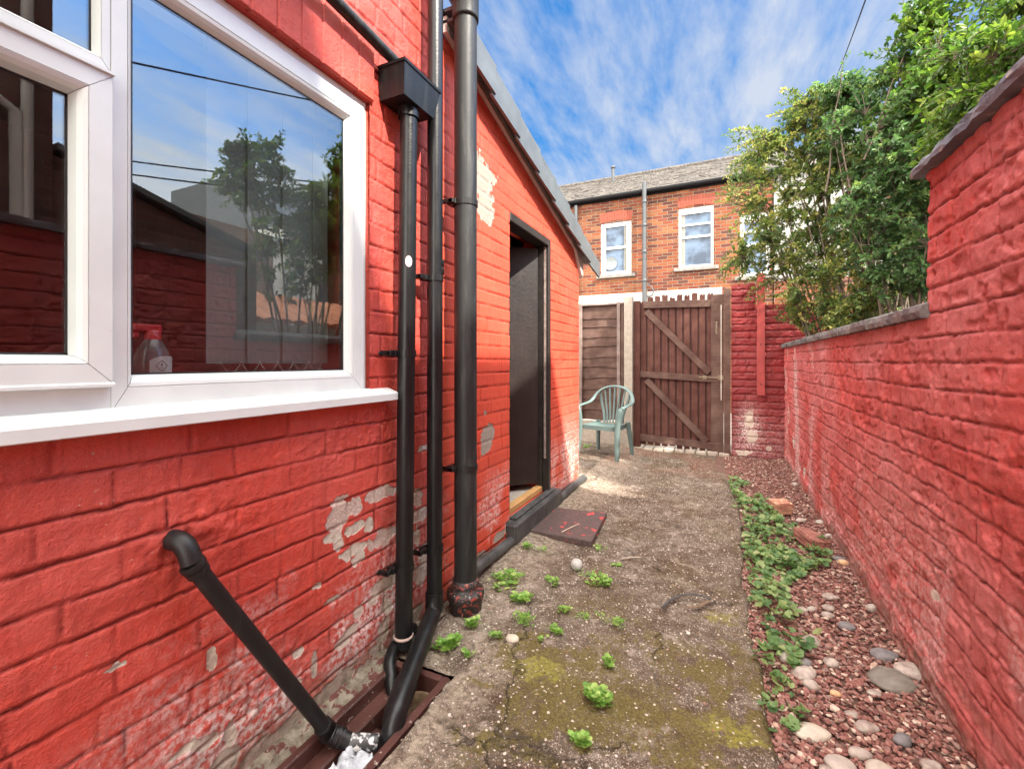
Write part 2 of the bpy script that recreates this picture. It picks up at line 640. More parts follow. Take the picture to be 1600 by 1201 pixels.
def brick_relief(U, V, ch, bl, depth, lump, seed, joint=0.006, vjoint=0.55, sag=0.004, rnd=0.007, headers=0.3):
    Uw = U + (fbm(U * 9, V * 9, seed + 3, 3) - 0.5) * sag * 2.2
    Vw = V + (fbm(U * 5, V * 3, seed + 4, 3) - 0.5) * sag * 2.6 + (fbm(U * 28, V * 12, seed + 6, 3) - 0.5) * sag * 0.9
    row = np.floor(Vw / ch)
    dv = np.abs((Vw / ch - np.round(Vw / ch))) * ch
    u = Uw / bl + 0.5 * (row % 2) + hsh(row, row * 0, seed) * 0.12
    c = np.floor(u)
    zero = np.zeros_like(c)

    def J(k):
        return (hsh(k, row, seed + 11) - 0.5) * 0.30
    lo = c + J(c)
    c = np.where(u < lo, c - 1, c)
    hi = c + 1 + J(c + 1)
    c = np.where(u >= hi, c + 1, c)
    lo = c + J(c)
    hi = c + 1 + J(c + 1)
    du = np.minimum(u - lo, hi - u) * bl
    # some stretchers show as two headers
    hd = hsh(c, row, seed + 21) < headers
    mid = np.abs(u - (lo + hi) / 2) * bl
    du = np.where(hd, np.minimum(du, mid), du)
    bid = hsh(c * 2 + np.where(hd & (u > (lo + hi) / 2), 1, 0), row, seed + 31)
    fillv = 1 - vjoint * (0.5 + 0.9 * vn(U * 6, V * 14, seed + 40))
    fillh = 0.75 + 0.5 * vn(U * 7 + 9, V * 9, seed + 41)
    jv = 1 - sst(joint * 0.5, joint * 0.5 + rnd, du)
    jh = 1 - sst(joint * 0.5, joint * 0.5 + rnd, dv)
    jnt = np.clip(np.maximum(jv * np.clip(1 - fillv, 0.0, 1), jh * np.clip(fillh, 0, 1)), 0, 1)
    h = -depth * jnt
    h += (bid - 0.5) * depth * 0.55
    h += (fbm(U * 22, V * 22, seed + 50, 4) - 0.5) * lump * 2
    h += (fbm(U * 60, V * 60, seed + 60, 3) - 0.5) * lump * 0.8
    # crack line under the course: thin dark drip edge
    wob = (fbm(U * 35, V * 60, seed + 71, 3) - 0.5) * 0.007
    sgn = (Vw / ch - np.round(Vw / ch)) * ch
    wdt = 0.0024 * sst(0.32, 0.70, fbm(U * 7, V * 14, seed + 70, 3)) + 0.0001
    crk = sst(wdt + 0.0016, wdt * 0.6, np.abs(sgn + wob)) * sst(0.25, 0.5, fbm(U * 9, V * 11, seed + 73, 3))
    crkv = sst(0.0034, 0.0012, du + np.abs(wob)) * sst(0.55, 0.75, vn(U * 11, V * 13, seed + 72)) * 0.8
    crk = np.maximum(crk, crkv)
    h = h - crk * depth * 0.85
    # the lip of each course leans out at its lower edge
    h = h + depth * 0.35 * sst(0.0, 0.03, ch * 0.5 - np.abs(sgn - 0)) * 0 + depth * 0.30 * np.exp(-(np.clip(sgn, 0, 1) / 0.012)) * (sgn > 0)
    jn2 = np.clip(crk + jnt * 0.25, 0, 1)
    return h, bid, jn2, du, dv


def lines(breaks, res):
    out = []
    for a, b in zip(breaks[:-1], breaks[1:]):
        n = max(1, int(round((b - a) / res)))
        out.append(np.linspace(a, b, n, endpoint=False))
    out.append([breaks[-1]])
    return np.concatenate(out)


def wall_skin(name, mat, parent, axis, pos, sign, ub, vb, res, holes=(), top=None, patches=(), kw=None, salt=None, grime=None, shape=None, core=None, edge_fix=0.012, loc=None):
    u = lines(ub, res)
    v = lines(vb, res)
    U, V = np.meshgrid(u, v, indexing='ij')
    if top is not None:
        T = top(U)
        V = np.minimum(V, T)
    h, bid, jn, du, dv = brick_relief(U, V, **kw)
    seed = kw['seed']
    peel, wht = patch_field(U, V, patches, seed + 80)
    pr = np.clip((peel - 0.3) / 0.4, 0, 1)
    h = h - pr * 0.0022
    h = h + (1 - np.abs(peel - 0.35) / 0.35).clip(0, 1) * 0.0015
    if shape is not None:
        h = h + shape(U, V)
    S = salt(U, V) if salt is not None else np.zeros_like(U)
    G = grime(U, V) if grime is not None else np.zeros_like(U)
    if axis == 'x':
        P = np.stack([pos + sign * h, U, V], -1)
    else:
        P = np.stack([U, pos + sign * h, V], -1)
    nu, nv = U.shape
    idx = np.arange(nu * nv).reshape(nu, nv)
    F = np.stack([idx[:-1, :-1], idx[1:, :-1], idx[1:, 1:], idx[:-1, 1:]], -1).reshape(-1, 4)
    cu = ((U[:-1, :-1] + U[1:, 1:]) / 2).ravel()
    cv = ((V[:-1, :-1] + V[1:, 1:]) / 2).ravel()
    keep = np.ones(len(F), bool)
    for (a, b, c, d) in holes:
        keep &= ~((cu > a) & (cu < b) & (cv > c) & (cv < d))
    if top is not None:
        keep &= (V[:-1, 1:] - V[:-1, :-1]).ravel() + (V[1:, 1:] - V[1:, :-1]).ravel() > 1e-5
    F = F[keep]
    if (axis == 'x' and sign < 0) or (axis == 'y' and sign > 0):
        F = F[:, ::-1]
    V3 = P.reshape(-1, 3)
    A = dict(brk=bid.ravel(), jnt=jn.ravel(), peel=peel.ravel(), wht=wht.ravel(), salt=S.ravel(), grime=G.ravel())
    if core is not None:
        b = len(V3)
        V3 = np.concatenate([V3, np.array(core.v, dtype=float)])
        F = np.concatenate([F, np.array(core.f) + b])
        k = len(core.v)
        for q in A:
            A[q] = np.concatenate([A[q], np.zeros(k) + (0.3 if q == 'brk' else 0)])
    me = np_mesh(name, V3, F, A)
    return link(name, me, mat, parent, loc)


LX = -1.165      # house wall plane
RX = 0.656       # yard wall plane


def pp(px, py, rx, ry, w):
    """patch on the house wall from a pixel and its pixel radii"""
    p = on_x(px, py, LX)
    zc = -p.x * ST + p.y * CT
    return (p.y, p.z, rx * zc * zc / (FOC * abs(LX)) , ry * zc / FOC, w)

#==PART2==
# ================================================================== THE HOUSE (left)
house = thing('brick_house', 'red painted brick house with a white framed window beside the camera', 'house', (LX, 0, 0))
WY0, WY1, WZ0, WZ1 = -0.17, 1.275, 1.019, 2.068
HE = 1.745
ub = np.concatenate([np.linspace(-2.6, WY0, 90, endpoint=False), np.linspace(WY0, 0.25, 40, endpoint=False),
                     np.linspace(0.25, WY1, 190, endpoint=False), np.linspace(WY1, HE, 95)])
vb = np.concatenate([np.linspace(-0.2, 0.0, 20, endpoint=False), np.linspace(0.0, WZ0, 200, endpoint=False), np.linspace(WZ0, WZ1, 200, endpoint=False),
                     np.linspace(WZ1, 2.95, 150, endpoint=False), np.linspace(2.95, 5.6, 100)])
lines_ = lines


def lines(b, res):
    return b if isinstance(b, np.ndarray) else lines_(b, res)


core = MB()
D0, D1 = LX - 0.24, LX - 0.016
core.box(D0, D1, -2.6, HE - 0.004, -0.3, WZ0 - 0.002)
core.box(D0, D1, -2.6, HE - 0.004, WZ1 + 0.002, 5.6)
core.box(D0, D1, -2.6, WY0 - 0.002, WZ0, WZ1)
core.box(D0, D1, WY1 + 0.002, HE - 0.004, WZ0, WZ1)
PATCH_L = [pp(532, 802, 22, 26, 0.0), pp(553, 790, 12, 20, 0.0), pp(598, 770, 26, 12, 0.0), pp(648, 778, 14, 14, 0.0), pp(599, 838, 24, 14, 0.0), pp(652, 805, 12, 16, 0.2),
           pp(520, 838, 14, 9, 1.0), pp(528, 848, 9, 12, 1.0), pp(552, 826, 16, 10, 1.0), pp(576, 818, 10, 12, 1.0), pp(556, 858, 22, 10, 1.0), pp(560, 872, 10, 10, 1.0),
           pp(600, 915, 22, 18, 1.0), pp(605, 945, 9, 16, 1.0), pp(585, 935, 10, 10, 0.9), pp(545, 988, 14, 14, 0.8), pp(537, 1002, 18, 9, 0.8), pp(560, 955, 8, 9, 0.8),
           pp(331, 1031, 12, 21, 0.8), pp(182, 1040, 26, 6, 0.9), pp(496, 915, 10, 6, 0.7), pp(522, 935, 14, 5, 0.8), pp(492, 1040, 7, 20, 0.6), pp(468, 1020, 12, 8, 0.7),
           pp(320, 1160, 26, 12, 0.9), pp(360, 1145, 12, 22, 0.9), pp(290, 1170, 26, 8, 0.8), pp(460, 1075, 12, 12, 0.3), pp(598, 985, 12, 22, 0.8), pp(655, 900, 10, 18, 0.9), pp(650, 840, 8, 16, 0.9),
           pp(664, 870, 10, 20, 0.9), pp(530, 1072, 34, 22, 0.45), pp(470, 1120, 40, 18, 0.45), pp(410, 1178, 50, 26, 0.45), pp(585, 1030, 24, 20, 0.5), pp(628, 1000, 24, 30, 0.5), pp(648, 960, 12, 20, 0.5),
           pp(630, 735, 10, 5, 0.8), pp(682, 885, 8, 30, 0.8), pp(350, 1190, 30, 20, 0.9), pp(572, 600, 4, 6, 0.6), pp(660, 700, 8, 6, 0.8)]


def salt_l(U, V):
    a = sst(0.62, 0.15, V) * sst(0.48, 0.66, fbm(U * 7, V * 9, 5, 4)) * sst(0.3, 0.9, U) * 0.8
    b = np.exp(-(((U - 1.42) / 0.22) ** 2 + ((V - 0.22) / 0.20) ** 2)) * 0.75
    c = np.exp(-(((U - 0.72) / 0.18) ** 2 + ((V - 0.16) / 0.13) ** 2)) * 1.0
    return np.clip(a + b + c, 0, 1)


def grime_l(U, V):
    return sst(0.17, 0.04, V + (fbm(U * 8, V * 8, 9) - 0.5) * 0.14) * 0.85


def shape_l(U, V):
    g = (fbm(U * 2.2, V * 2.2, 91, 3) - 0.5) * 0.012
    # rough plugged hole round the waste pipe
    d = np.sqrt(((U - 0.68) / 0.17) ** 2 + ((V - 0.70) / 0.10) ** 2)
    g += np.exp(-d ** 2) * (fbm(U * 34, V * 34, 93, 4) - 0.45) * 0.022
    d = np.sqrt(((U - 0.84) / 0.22) ** 2 + ((V - 0.20) / 0.12) ** 2)
    g += np.exp(-d ** 2) * (fbm(U * 48, V * 48, 94, 4) - 0.5) * 0.016
    # flaked blistered paint under the sill
    bl = np.exp(-(((U - 1.25) / 0.35) ** 2 + ((V - 0.88) / 0.10) ** 2))
    g += bl * np.maximum(0, fbm(U * 90, V * 90, 95, 2) - 0.62) * 0.03
    return g


wall_skin('wall', M_LEFT, house, 'x', LX, 1, ub, vb, 0.005, holes=[(WY0, WY1, WZ0, WZ1)], patches=PATCH_L,
          kw=dict(ch=0.0815, bl=0.268, depth=0.0040, lump=0.0024, seed=12, joint=0.003, vjoint=0.85, sag=0.005, rnd=0.006, headers=0.35),
          salt=salt_l, grime=grime_l, shape=shape_l, core=core)

# soldier course over the window
y = 1.287
sk = MB()
while y > -0.4:
    w = random.uniform(0.078, 0.086)
    p = random.uniform(-0.0015, 0.0015)
    sk.box(LX - 0.05, LX + 0.017 + p, y - w + 0.0012, y - 0.0012, 2.0695, 2.292 + random.uniform(-0.002, 0.002), bev=0.004)
    y -= w
sk.box(LX - 0.05, LX + 0.0135, -0.4, 1.284, 2.072, 2.289)
sk.build('soldier_course', M_LEFT, house)

# ---- window
win = MB()


def ring(mb, y0, y1, z0, z1, prof, gap=0.0007, kl=1.0, kb=1.0):
    L = []
    for (i, x) in prof:
        L.append([(x, y0 + i * kl, z0 + i * kb), (x, y1 - i, z0 + i * kb), (x, y1 - i, z1 - i), (x, y0 + i * kl, z1 - i)])
    for k in range(4):
        k2 = (k + 1) % 4
        vs = []
        for l in L:
            a, b = Vector(l[k]), Vector(l[k2])
            d = (b - a).normalized() * gap
            vs += [a + d, b - d]
        mb.add(vs, [(2 * i, 2 * i + 1, 2 * i + 3, 2 * i + 2) for i in range(len(L) - 1)])


F0 = LX - 0.012
F1 = F0 + 0.016
fr = MB()
# outer frame strips
fr.box(F0 - 0.055, F0 - 0.004, 1.2625, WY1, WZ0, WZ1, bev=0.003)
fr.box(F0 - 0.055, F0 - 0.004, WY0, 1.262, 2.0455, WZ1, bev=0.003)
fr.box(F0 - 0.055, F0 - 0.006, WY0, 1.262, 1.0, 1.0125)
prof_fixed = [(0, F0 - 0.05), (0, F0 - 0.002), (0.002, F0), (0.050, F0), (0.051, F0 - 0.0025), (0.0525, F0 - 0.0025), (0.0535, F0 - 0.0005), (0.062, F0 - 0.002), (0.070, F0 - 0.009), (0.0765, F0 - 0.018), (0.078, F0 - 0.022)]
ring(fr, 0.5115, 1.262, 1.0125, 2.0452, prof_fixed, kl=0.57)
ring(fr, -0.12, 0.5105, 1.735, 2.0452, [(i * 0.3, x) for i, x in prof_fixed], kb=1.3)
fr.box(F0 - 0.05, F0 - 0.006, 0.490, 0.5112, 1.0125, 1.74)
fr.box(F0 - 0.05, F0 - 0.001, WY0, 0.5108, 1.0125, 1.0725)
fr.box(F0 - 0.05, F0 - 0.001, WY0, 0.5103, 1.722, 1.7345)
fr.box(F0 - 0.05, F0 + 0.0, WY0, -0.121, 1.075, 2.045)
window = fr.build('window', M_UPVC, house)
bk = MB()
for (a, b, c, d) in ((1.19, 1.262, 1.0125, 2.045), (0.5125, 0.55, 1.02, 2.045), (0.5, 1.25, 1.02, 1.083), (0.5, 1.25, 1.975, 2.04), (-0.1, 0.485, 1.74, 1.76)):
    bk.box(F0 - 0.049, F0 - 0.024, a, b, c, d)
# seals just inside the beads
for (a, b, c, d) in ((0.5565, 1.1835, 1.0905, 1.967), (-0.096, 0.4870, 1.7655, 2.0215), (-0.06, 0.4495, 1.1335, 1.6610)):
    for q in ((a, a + 0.004, c, d), (b - 0.004, b, c, d), (a, b, c, c + 0.004), (a, b, d - 0.005, d)):
        bk.box(F0 - 0.0235, F0 - 0.0222, *q)
bk.build('seal', M_SEAL, window)
sa = MB()
prof_s = [(0, F0 - 0.03), (0, F1 - 0.003), (0.0025, F1), (0.040, F1), (0.0408, F1 - 0.002), (0.042, F1 - 0.002), (0.043, F1), (0.050, F1 - 0.004), (0.056, F1 - 0.014), (0.060, F0 - 0.022)]
ring(sa, -0.13, 0.5095, 1.0735, 1.721, prof_s)
# projecting drip ledges of the sash
for z in (1.068, 1.7205):
    sa.prism([(F1 + 0.006, z), (F1 + 0.006, z + 0.006), (F0, z + 0.016), (F0, z - 0.002)], 'y', -0.13, 0.510)
sa.build('opening_sash', M_UPVC, window)

tg = NT('window_glass')
gl = tg.n.new('ShaderNodeBsdfGlossy')
gl.inputs['Roughness'].default_value = 0.004
gl.inputs['Color'].default_value = (0.95, 0.98, 1.0, 1)
tr = tg.n.new('ShaderNodeBsdfTransparent')
tr.inputs['Color'].default_value = (0.80, 0.84, 0.84, 1)
ms = tg.n.new('ShaderNodeMixShader')
ms.inputs[0].default_value = 0.075
tg.l.new(tr.outputs[0], ms.inputs[1])
tg.l.new(gl.outputs[0], ms.inputs[2])
tg.l.new(ms.outputs[0], tg.out.inputs[0])
M_GLASS = tg.m
for (a, b, c, d) in ((0.555, 1.185, 1.089, 1.969), (-0.098, 0.4885, 1.764, 2.023), (-0.062, 0.451, 1.131, 1.663)):
    g = MB()
    g.box(F0 - 0.0265, F0 - 0.0225, a, b, c, d)
    g.build('pane', M_GLASS, window)
si = MB()
si.prism([(LX - 0.02, 1.0225), (LX + 0.006, 1.0205), (LX + 0.047, 1.0065), (LX + 0.052, 1.001), (LX + 0.052, 0.977), (LX + 0.044, 0.974), (LX + 0.040, 0.986), (LX - 0.02, 0.988)], 'y', -0.3, 1.372)
si.build('window_sill', M_UPVC, house)

# dark room behind the window
rm = MB()
x0, x1, y0, y1, z0, z1 = -3.6, LX - 0.245, -1.6, 1.70, 0.15, 2.45
rm.box(x0, x1, y0, y1, z0, z1)
room = rm
rm.f = rm.f[:]
# open the side towards the window by removing the x1 face
rm.f.pop(1)
rm.sm.pop(1)
rm.build('room_lining', simple('pale_room', (0.52, 0.53, 0.52), (0.44, 0.45, 0.44), 3, 0.9), house)
wb = MB()
wb.box(LX - 0.24, F0 - 0.056, WY0, WY1, 1.02, 1.045)
wb.build('window_board', M_WHITE, house)
cl = MB()
cl.box(LX - 0.2, F0 - 0.056, WY0, WY1, WZ1 - 0.03, WZ1 - 0.001)
cl.build('blind_rail', M_UPVC, house)

# vertical blind drawn across part of the window
blind = thing('vertical_blind', 'grey vertical blind with a looped bead chain hanging inside the window', 'blind', (LX - 0.15, 1.0, 1.1))
M_VANE = simple('blind_vane', (0.20, 0.20, 0.19), (0.17, 0.17, 0.165), 6, 0.8)
for k in range(7):
    b = MB()
    yy = 0.81 + k * 0.060
    xx = LX - 0.13 - 0.004 * (k % 2)
    M = Matrix.Translation((xx, yy, 0)) @ Matrix.Rotation(R_(3), 4, 'Z')
    b.box(-0.0006, 0.0006, -0.034, 0.034, 1.115, 2.03, M=M)
    b.build('vane', M_VANE, blind)
ch = MB()
ys = [0.81 + k * 0.060 for k in range(7)]
for i in range(len(ys) - 1):
    for q in range(13):
        tt = q / 13
        yy = ys[i] + (ys[i + 1] - ys[i]) * tt
        z = 1.122 - 0.030 * math.sin(math.pi * tt) - 0.004
        ch.lathe([(0.0001, -0.0022), (0.0022, 0), (0.0001, 0.0022)], (LX - 0.118, yy, z), 6)
ch.build('bead_chain', M_UPVC, blind)

# spray bottle on the window board
bp = on_x(238, 590, LX - 0.12)
bot = thing('cleaning_bottle', 'clear cleaning bottle with a red cap and white hazard label behind the glass', 'bottle', (bp.x, bp.y, 1.046))
M_BOT = simple('bottle_plastic', (0.11, 0.12, 0.115), (0.08, 0.09, 0.09), 8, 0.15)
M_REDC = simple('red_cap', (0.62, 0.02, 0.03), rough=0.35)
b = MB()
b.lathe([(0.001, 0), (0.036, 0.002), (0.039, 0.02), (0.039, 0.075), (0.034, 0.10), (0.022, 0.122), (0.016, 0.132)], (bp.x, bp.y, 1.046), 24)
b.build('body', M_BOT, bot)
b = MB()
b.lathe([(0.018, 0.128), (0.019, 0.150), (0.012, 0.153)], (bp.x, bp.y, 1.046), 20)
b.box(bp.x - 0.012, bp.x + 0.012, bp.y - 0.045, bp.y + 0.018, 1.193, 1.212, bev=0.004)
b.box(bp.x - 0.008, bp.x + 0.008, bp.y - 0.045, bp.y - 0.030, 1.178, 1.194, bev=0.003)
b.build('trigger_cap', M_REDC, bot)
lb = MB()
vs, fs = [], []
n = 14
for i in range(n + 1):
    an = -0.95 + 1.9 * i / n + 0.35
    hh = 0.088 - 0.012 * abs(2 * i / n - 1) ** 3
    for z in (0.01, hh):
        vs.append((bp.x + 0.0395 * math.cos(an), bp.y + 0.0395 * math.sin(an), 1.046 + z))
fs = [(2 * i, 2 * i + 2, 2 * i + 3, 2 * i + 1) for i in range(n)]
lb.add(vs, fs, True)
lbo = lb.build('label', simple('label_paper', (0.72, 0.72, 0.68), rough=0.6), bot)
hz_ = MB()


def on_label(a, z, r=0.0400):
    return (bp.x + r * math.cos(a), bp.y + r * math.sin(a), 1.046 + z)


ca, cz = 0.02, 0.064
rr = 0.0135
pts = [(ca - rr / 0.04, cz), (ca, cz + rr), (ca + rr / 0.04, cz), (ca, cz - rr)]
for i in range(4):
    a, b2 = pts[i], pts[(i + 1) % 4]
    hz_.tube([on_label(a[0] + (b2[0] - a[0]) * t, a[1] + (b2[1] - a[1]) * t, 0.0402) for t in (0, 0.5, 1)], 0.0006, 4)
hz_.tube([on_label(ca, cz + 0.006), on_label(ca, cz - 0.001)], 0.0010, 5)
hz_.tube([on_label(ca, cz - 0.004), on_label(ca, cz - 0.0055)], 0.0010, 5)
for r_ in range(9):
    z = 0.042 - r_ * 0.0035
    hz_.tube([on_label(-0.4, z), on_label(0.2, z), on_label(0.9, z)], 0.0003, 3)
hz_.build('label_print', M_SEAL, lbo)

# ---- waste pipes, hopper
def bracket(mb, c, r, axis_z=True, wall=LX, dy=-0.05, h=0.012):
    """clip round a vertical pipe with an ear fixed to the wall"""
    mb.lathe([(r + 0.0005, -h), (r + 0.004, -h), (r + 0.004, h), (r + 0.0005, h)], c, 24, smooth=False)
    mb.box(c[0] - r - 0.012, c[0] - r * 0.3, c[1] - r - 0.004 + dy * 0.3, c[1] - r * 0.2, c[2] - h, c[2] + h, bev=0.003)
    mb.box(wall - 0.01, c[0] - r * 0.4, c[1] - r + dy, c[1] - r + dy + 0.012, c[2] - h * 0.8, c[2] + h * 0.8, bev=0.003)
    mb.box(c[0] - r * 0.9, c[0] - r * 0.5, c[1] - r + dy, c[1], c[2] - h * 0.8, c[2] + h * 0.8, bev=0.002)
    mb.lathe([(0.0001, 0.002), (0.006, 0.001), (0.006, -0.004)], (wall + 0.004, c[1] - r + dy - 0.004, c[2]), 10, axis=(1, -0.5, 0))


hop = thing('rainwater_hopper', 'black box rainwater hopper on the red wall at the head of the short downpipe', 'hopper', (LX, 1.42, 2.1))
b = MB()
# box with slight taper, open top rim
def frus(mb, bx, tx, z0, z1):
    (a0, a1, b0, b1), (c0, c1, d0, d1) = bx, tx
    vs = [(a0, b0, z0), (a1, b0, z0), (a1, b1, z0), (a0, b1, z0), (c0, d0, z1), (c1, d0, z1), (c1, d1, z1), (c0, d1, z1)]
    mb.add(vs, [(0, 3, 2, 1), (4, 5, 6, 7), (0, 1, 5, 4), (1, 2, 6, 5), (2, 3, 7, 6), (3, 0, 4, 7)])


frus(b, (LX + 0.004, LX + 0.118, 1.325, 1.512), (LX + 0.004, LX + 0.126, 1.318, 1.545), 2.097, 2.212)
frus(b, (LX + 0.004, LX + 0.130, 1.314, 1.549), (LX + 0.004, LX + 0.131, 1.313, 1.550), 2.2122, 2.222)
b.build('box', M_PIPE, hop)
b = MB()
b.lathe([(0.040, 2.062), (0.040, 2.0965)], (LX + 0.066, 1.419, 0), 24)
b.build('outlet', M_PIPE, hop)

dp = thing('hopper_downpipe', 'black downpipe under the hopper with a small pink sticker, nearest the window', 'downpipe', (LX + 0.066, 1.40, 0))
top1, bot1 = Vector((LX + 0.066, 1.419, 2.075)), Vector((LX + 0.060, 1.395, 0.03))
b = MB()
b.tube([top1, bot1], 0.0335, 28)
b.build('pipe', M_PIPE, dp)
b = MB()
for py in (552, 884):
    z = on_x(636, py, LX + 0.066).z
    t = (top1.z - z) / (top1.z - bot1.z)
    c = top1.lerp(bot1, t)
    b.v == b.v
    bb = MB()
    bracket(bb, c, 0.0335, dy=-0.045)
    bb.build('bracket', M_PIPE, dp)
b = MB()
b.lathe([(0.0335, 0.075), (0.0375, 0.072), (0.0375, 0.066), (0.0345, 0.064)], (bot1.x, bot1.y, 0), 24)
b.build('pale_joint_ring', simple('pale_joint_sealant', (0.45, 0.33, 0.28), rough=0.7), dp)
b = MB()
t = (top1.z - on_x(643, 408, LX + 0.1).z) / (top1.z - bot1.z)
c = top1.lerp(bot1, t)
vs = []
for i in range(16):
    a = 2 * math.pi * i / 16
    aa = -0.75 + 0.38 * math.cos(a)
    vs.append((c.x + 0.0345 * math.cos(aa), c.y + 0.0345 * math.sin(aa), c.z + 0.021 * math.sin(a)))
vs.append((c.x + 0.0346 * math.cos(-0.75), c.y + 0.0346 * math.sin(-0.75), c.z))
b.add(vs, [(i, (i + 1) % 16, 16) for i in range(16)])
b.build('sticker', simple('pink_sticker', (0.72, 0.50, 0.50), rough=0.6), dp)
# shoe: flexible black hose beside the pipe foot
hs = MB()
path = [(LX + 0.03, 1.50, 0.035), (LX + 0.035, 1.44, 0.04), (LX + 0.04, 1.36, 0.035), (LX + 0.065, 1.305, 0.02), (LX + 0.10, 1.275, -0.01), (LX + 0.125, 1.255, -0.045)]
P = []
for i in range(len(path) - 1):
    for q in range(8):
        P.append(Vector(path[i]).lerp(Vector(path[i + 1]), q / 8))
P.append(Vector(path[-1]))
for _ in range(6):
    P = [P[0]] + [(P[i - 1] + P[i] * 2 + P[i + 1]) / 4 for i in range(1, len(P) - 1)] + [P[-1]]
hs.tube(P, [0.021 + (0.0022 if (i % 2 and i < 30) else 0) + (0.002 if i > 30 else 0) for i in range(len(P))], 16)
hose = hs.build('drain_hose', M_PIPE)
tag(hose, 'short ribbed black hose curling round the foot of the hopper downpipe', 'hose')

dp2 = thing('waste_downpipe', 'glossy black middle downpipe ending in a long sloping bend over the gully', 'downpipe', (LX + 0.075, 1.58, 0))
t2, b2_ = Vector((LX + 0.070, 1.597, 4.2)), Vector((LX + 0.078, 1.575, 0.115))
b = MB()
b.tube([t2, b2_], 0.0325, 28)
b.build('pipe', M_PIPE, dp2)
for py in (412, 424):
    z = on_x(682, py, LX + 0.07).z
    b = MB()
    b.lathe([(0.0328, -0.017), (0.0365, -0.015), (0.0375, 0.0), (0.0365, 0.013), (0.0328, 0.015)], (LX + 0.0715, 1.591, z), 26)
    b.build('coupling', M_PIPE, dp2)
for py in (436, 853):
    z = on_x(682, py, LX + 0.075).z
    t = (t2.z - z) / (t2.z - b2_.z)
    bb = MB()
    bracket(bb, t2.lerp(b2_, t), 0.0325, dy=-0.045)
    bb.build('bracket', M_PIPE, dp2)
b = MB()
b.tube([(b2_.x, b2_.y, 0.16), (b2_.x, b2_.y, 0.105), (b2_.x + 0.004, b2_.y - 0.012, 0.085)], [0.0375, 0.0375, 0.036], 24)
e1 = Vector((b2_.x + 0.004, b2_.y - 0.012, 0.085))
b.build('socket', M_PIPE, dp2)
b = MB()
e2 = on_z(650, 1040, 0.055)
e3 = on_z(628, 1085, 0.040)
b.tube([(b2_.x, b2_.y, 0.11), e1, e1.lerp(e3, 0.08), e1.lerp(e3, 0.5), e3], 0.0335, 26)
b.build('sloping_pipe', M_PIPE, dp2)
b = MB()
dirv = (e3 - e1).normalized()
el = [e3 - dirv * 0.05, e3, e3 + dirv * 0.035]
c = e3 + dirv * 0.035
for q in range(1, 7):
    a = q / 6 * math.pi / 2
    el.append(c + dirv * (0.055 * math.sin(a)) + Vector((0.01, 0, -1)) * (0.055 * (1 - math.cos(a))))
el.append(el[-1] + Vector((0, 0, -0.10)))
b.tube(el, [0.0385, 0.0385] + [0.0365] * (len(el) - 2), 26)
b.build('elbow', M_PIPE, dp2)

# soil pipe
dp3 = thing('soil_pipe', 'thick weathered soil pipe standing in a flaking red painted socket', 'soil pipe', (-1.055, 1.775, 0))
SX, SY = -1.055, 1.775
b = MB()
b.tube([(SX, SY, 3.9), (SX, SY, 0.13)], 0.0515, 36)
b.build('pipe', M_IRONW, dp3)
z38 = on_x(726, 28, SX).z
b = MB()
b.lathe([(0.0520, z38 - 0.012), (0.0590, z38 - 0.010), (0.060, z38 + 0.0), (0.060, z38 + 0.19), (0.065, z38 + 0.195), (0.065, z38 + 0.225), (0.055, z38 + 0.235)], (SX, SY, 0), 36)
b.build('socket_joint', M_IRONW, dp3)
for py in (318, 730):
    z = on_x(726, py, SX).z
    bb = MB()
    bracket(bb, (SX, SY, z), 0.0520, dy=-0.022, h=0.013)
    bb.build('bracket', M_IRON, dp3)
b = MB()
b.tube([(SX, SY, z38 + 0.04), (SX - 0.06, SY - 0.015, z38 + 0.16), (SX - 0.12, SY - 0.03, z38 + 0.30)], 0.045, 24)
b.build('branch_pipe', M_IRONW, dp3)
b = MB()
b.lathe([(0.0520, 0.135), (0.0600, 0.130), (0.0615, 0.105), (0.060, 0.095), (0.082, 0.088), (0.086, 0.070), (0.082, 0.048), (0.074, 0.040), (0.072, -0.06)], (SX, SY, 0), 36)
tsk = NT('flaking_socket_paint')
cc = tsk.mix(tsk.ramp(tsk.noise(45, 5, 0.65), [(0.54, 0.0), (0.60, 1.0)]), (0.022, 0.018, 0.017), (0.30, 0.05, 0.038))
cc = tsk.mix(tsk.ramp(tsk.noise(110, 4, 0.7), [(0.62, 0.0), (0.66, 1.0)]), cc, (0.5, 0.45, 0.4))
tsk.bump(tsk.noise(60, 5), 0.006)
b.build('base_socket', tsk.done(cc, 0.5), dp3)

# gutter waste running along the wall into the hopper
gp = MB()
gp.tube([(LX + 0.050, -0.6, 2.36), (LX + 0.050, 1.20, 2.262), (LX + 0.052, 1.36, 2.250), (LX + 0.06, 1.395, 2.235), (LX + 0.062, 1.405, 2.205)], 0.020, 20)
o = gp.build('overflow_pipe', M_IRONW)
tag(o, 'grey black overflow pipe running above the window into the hopper', 'pipe')

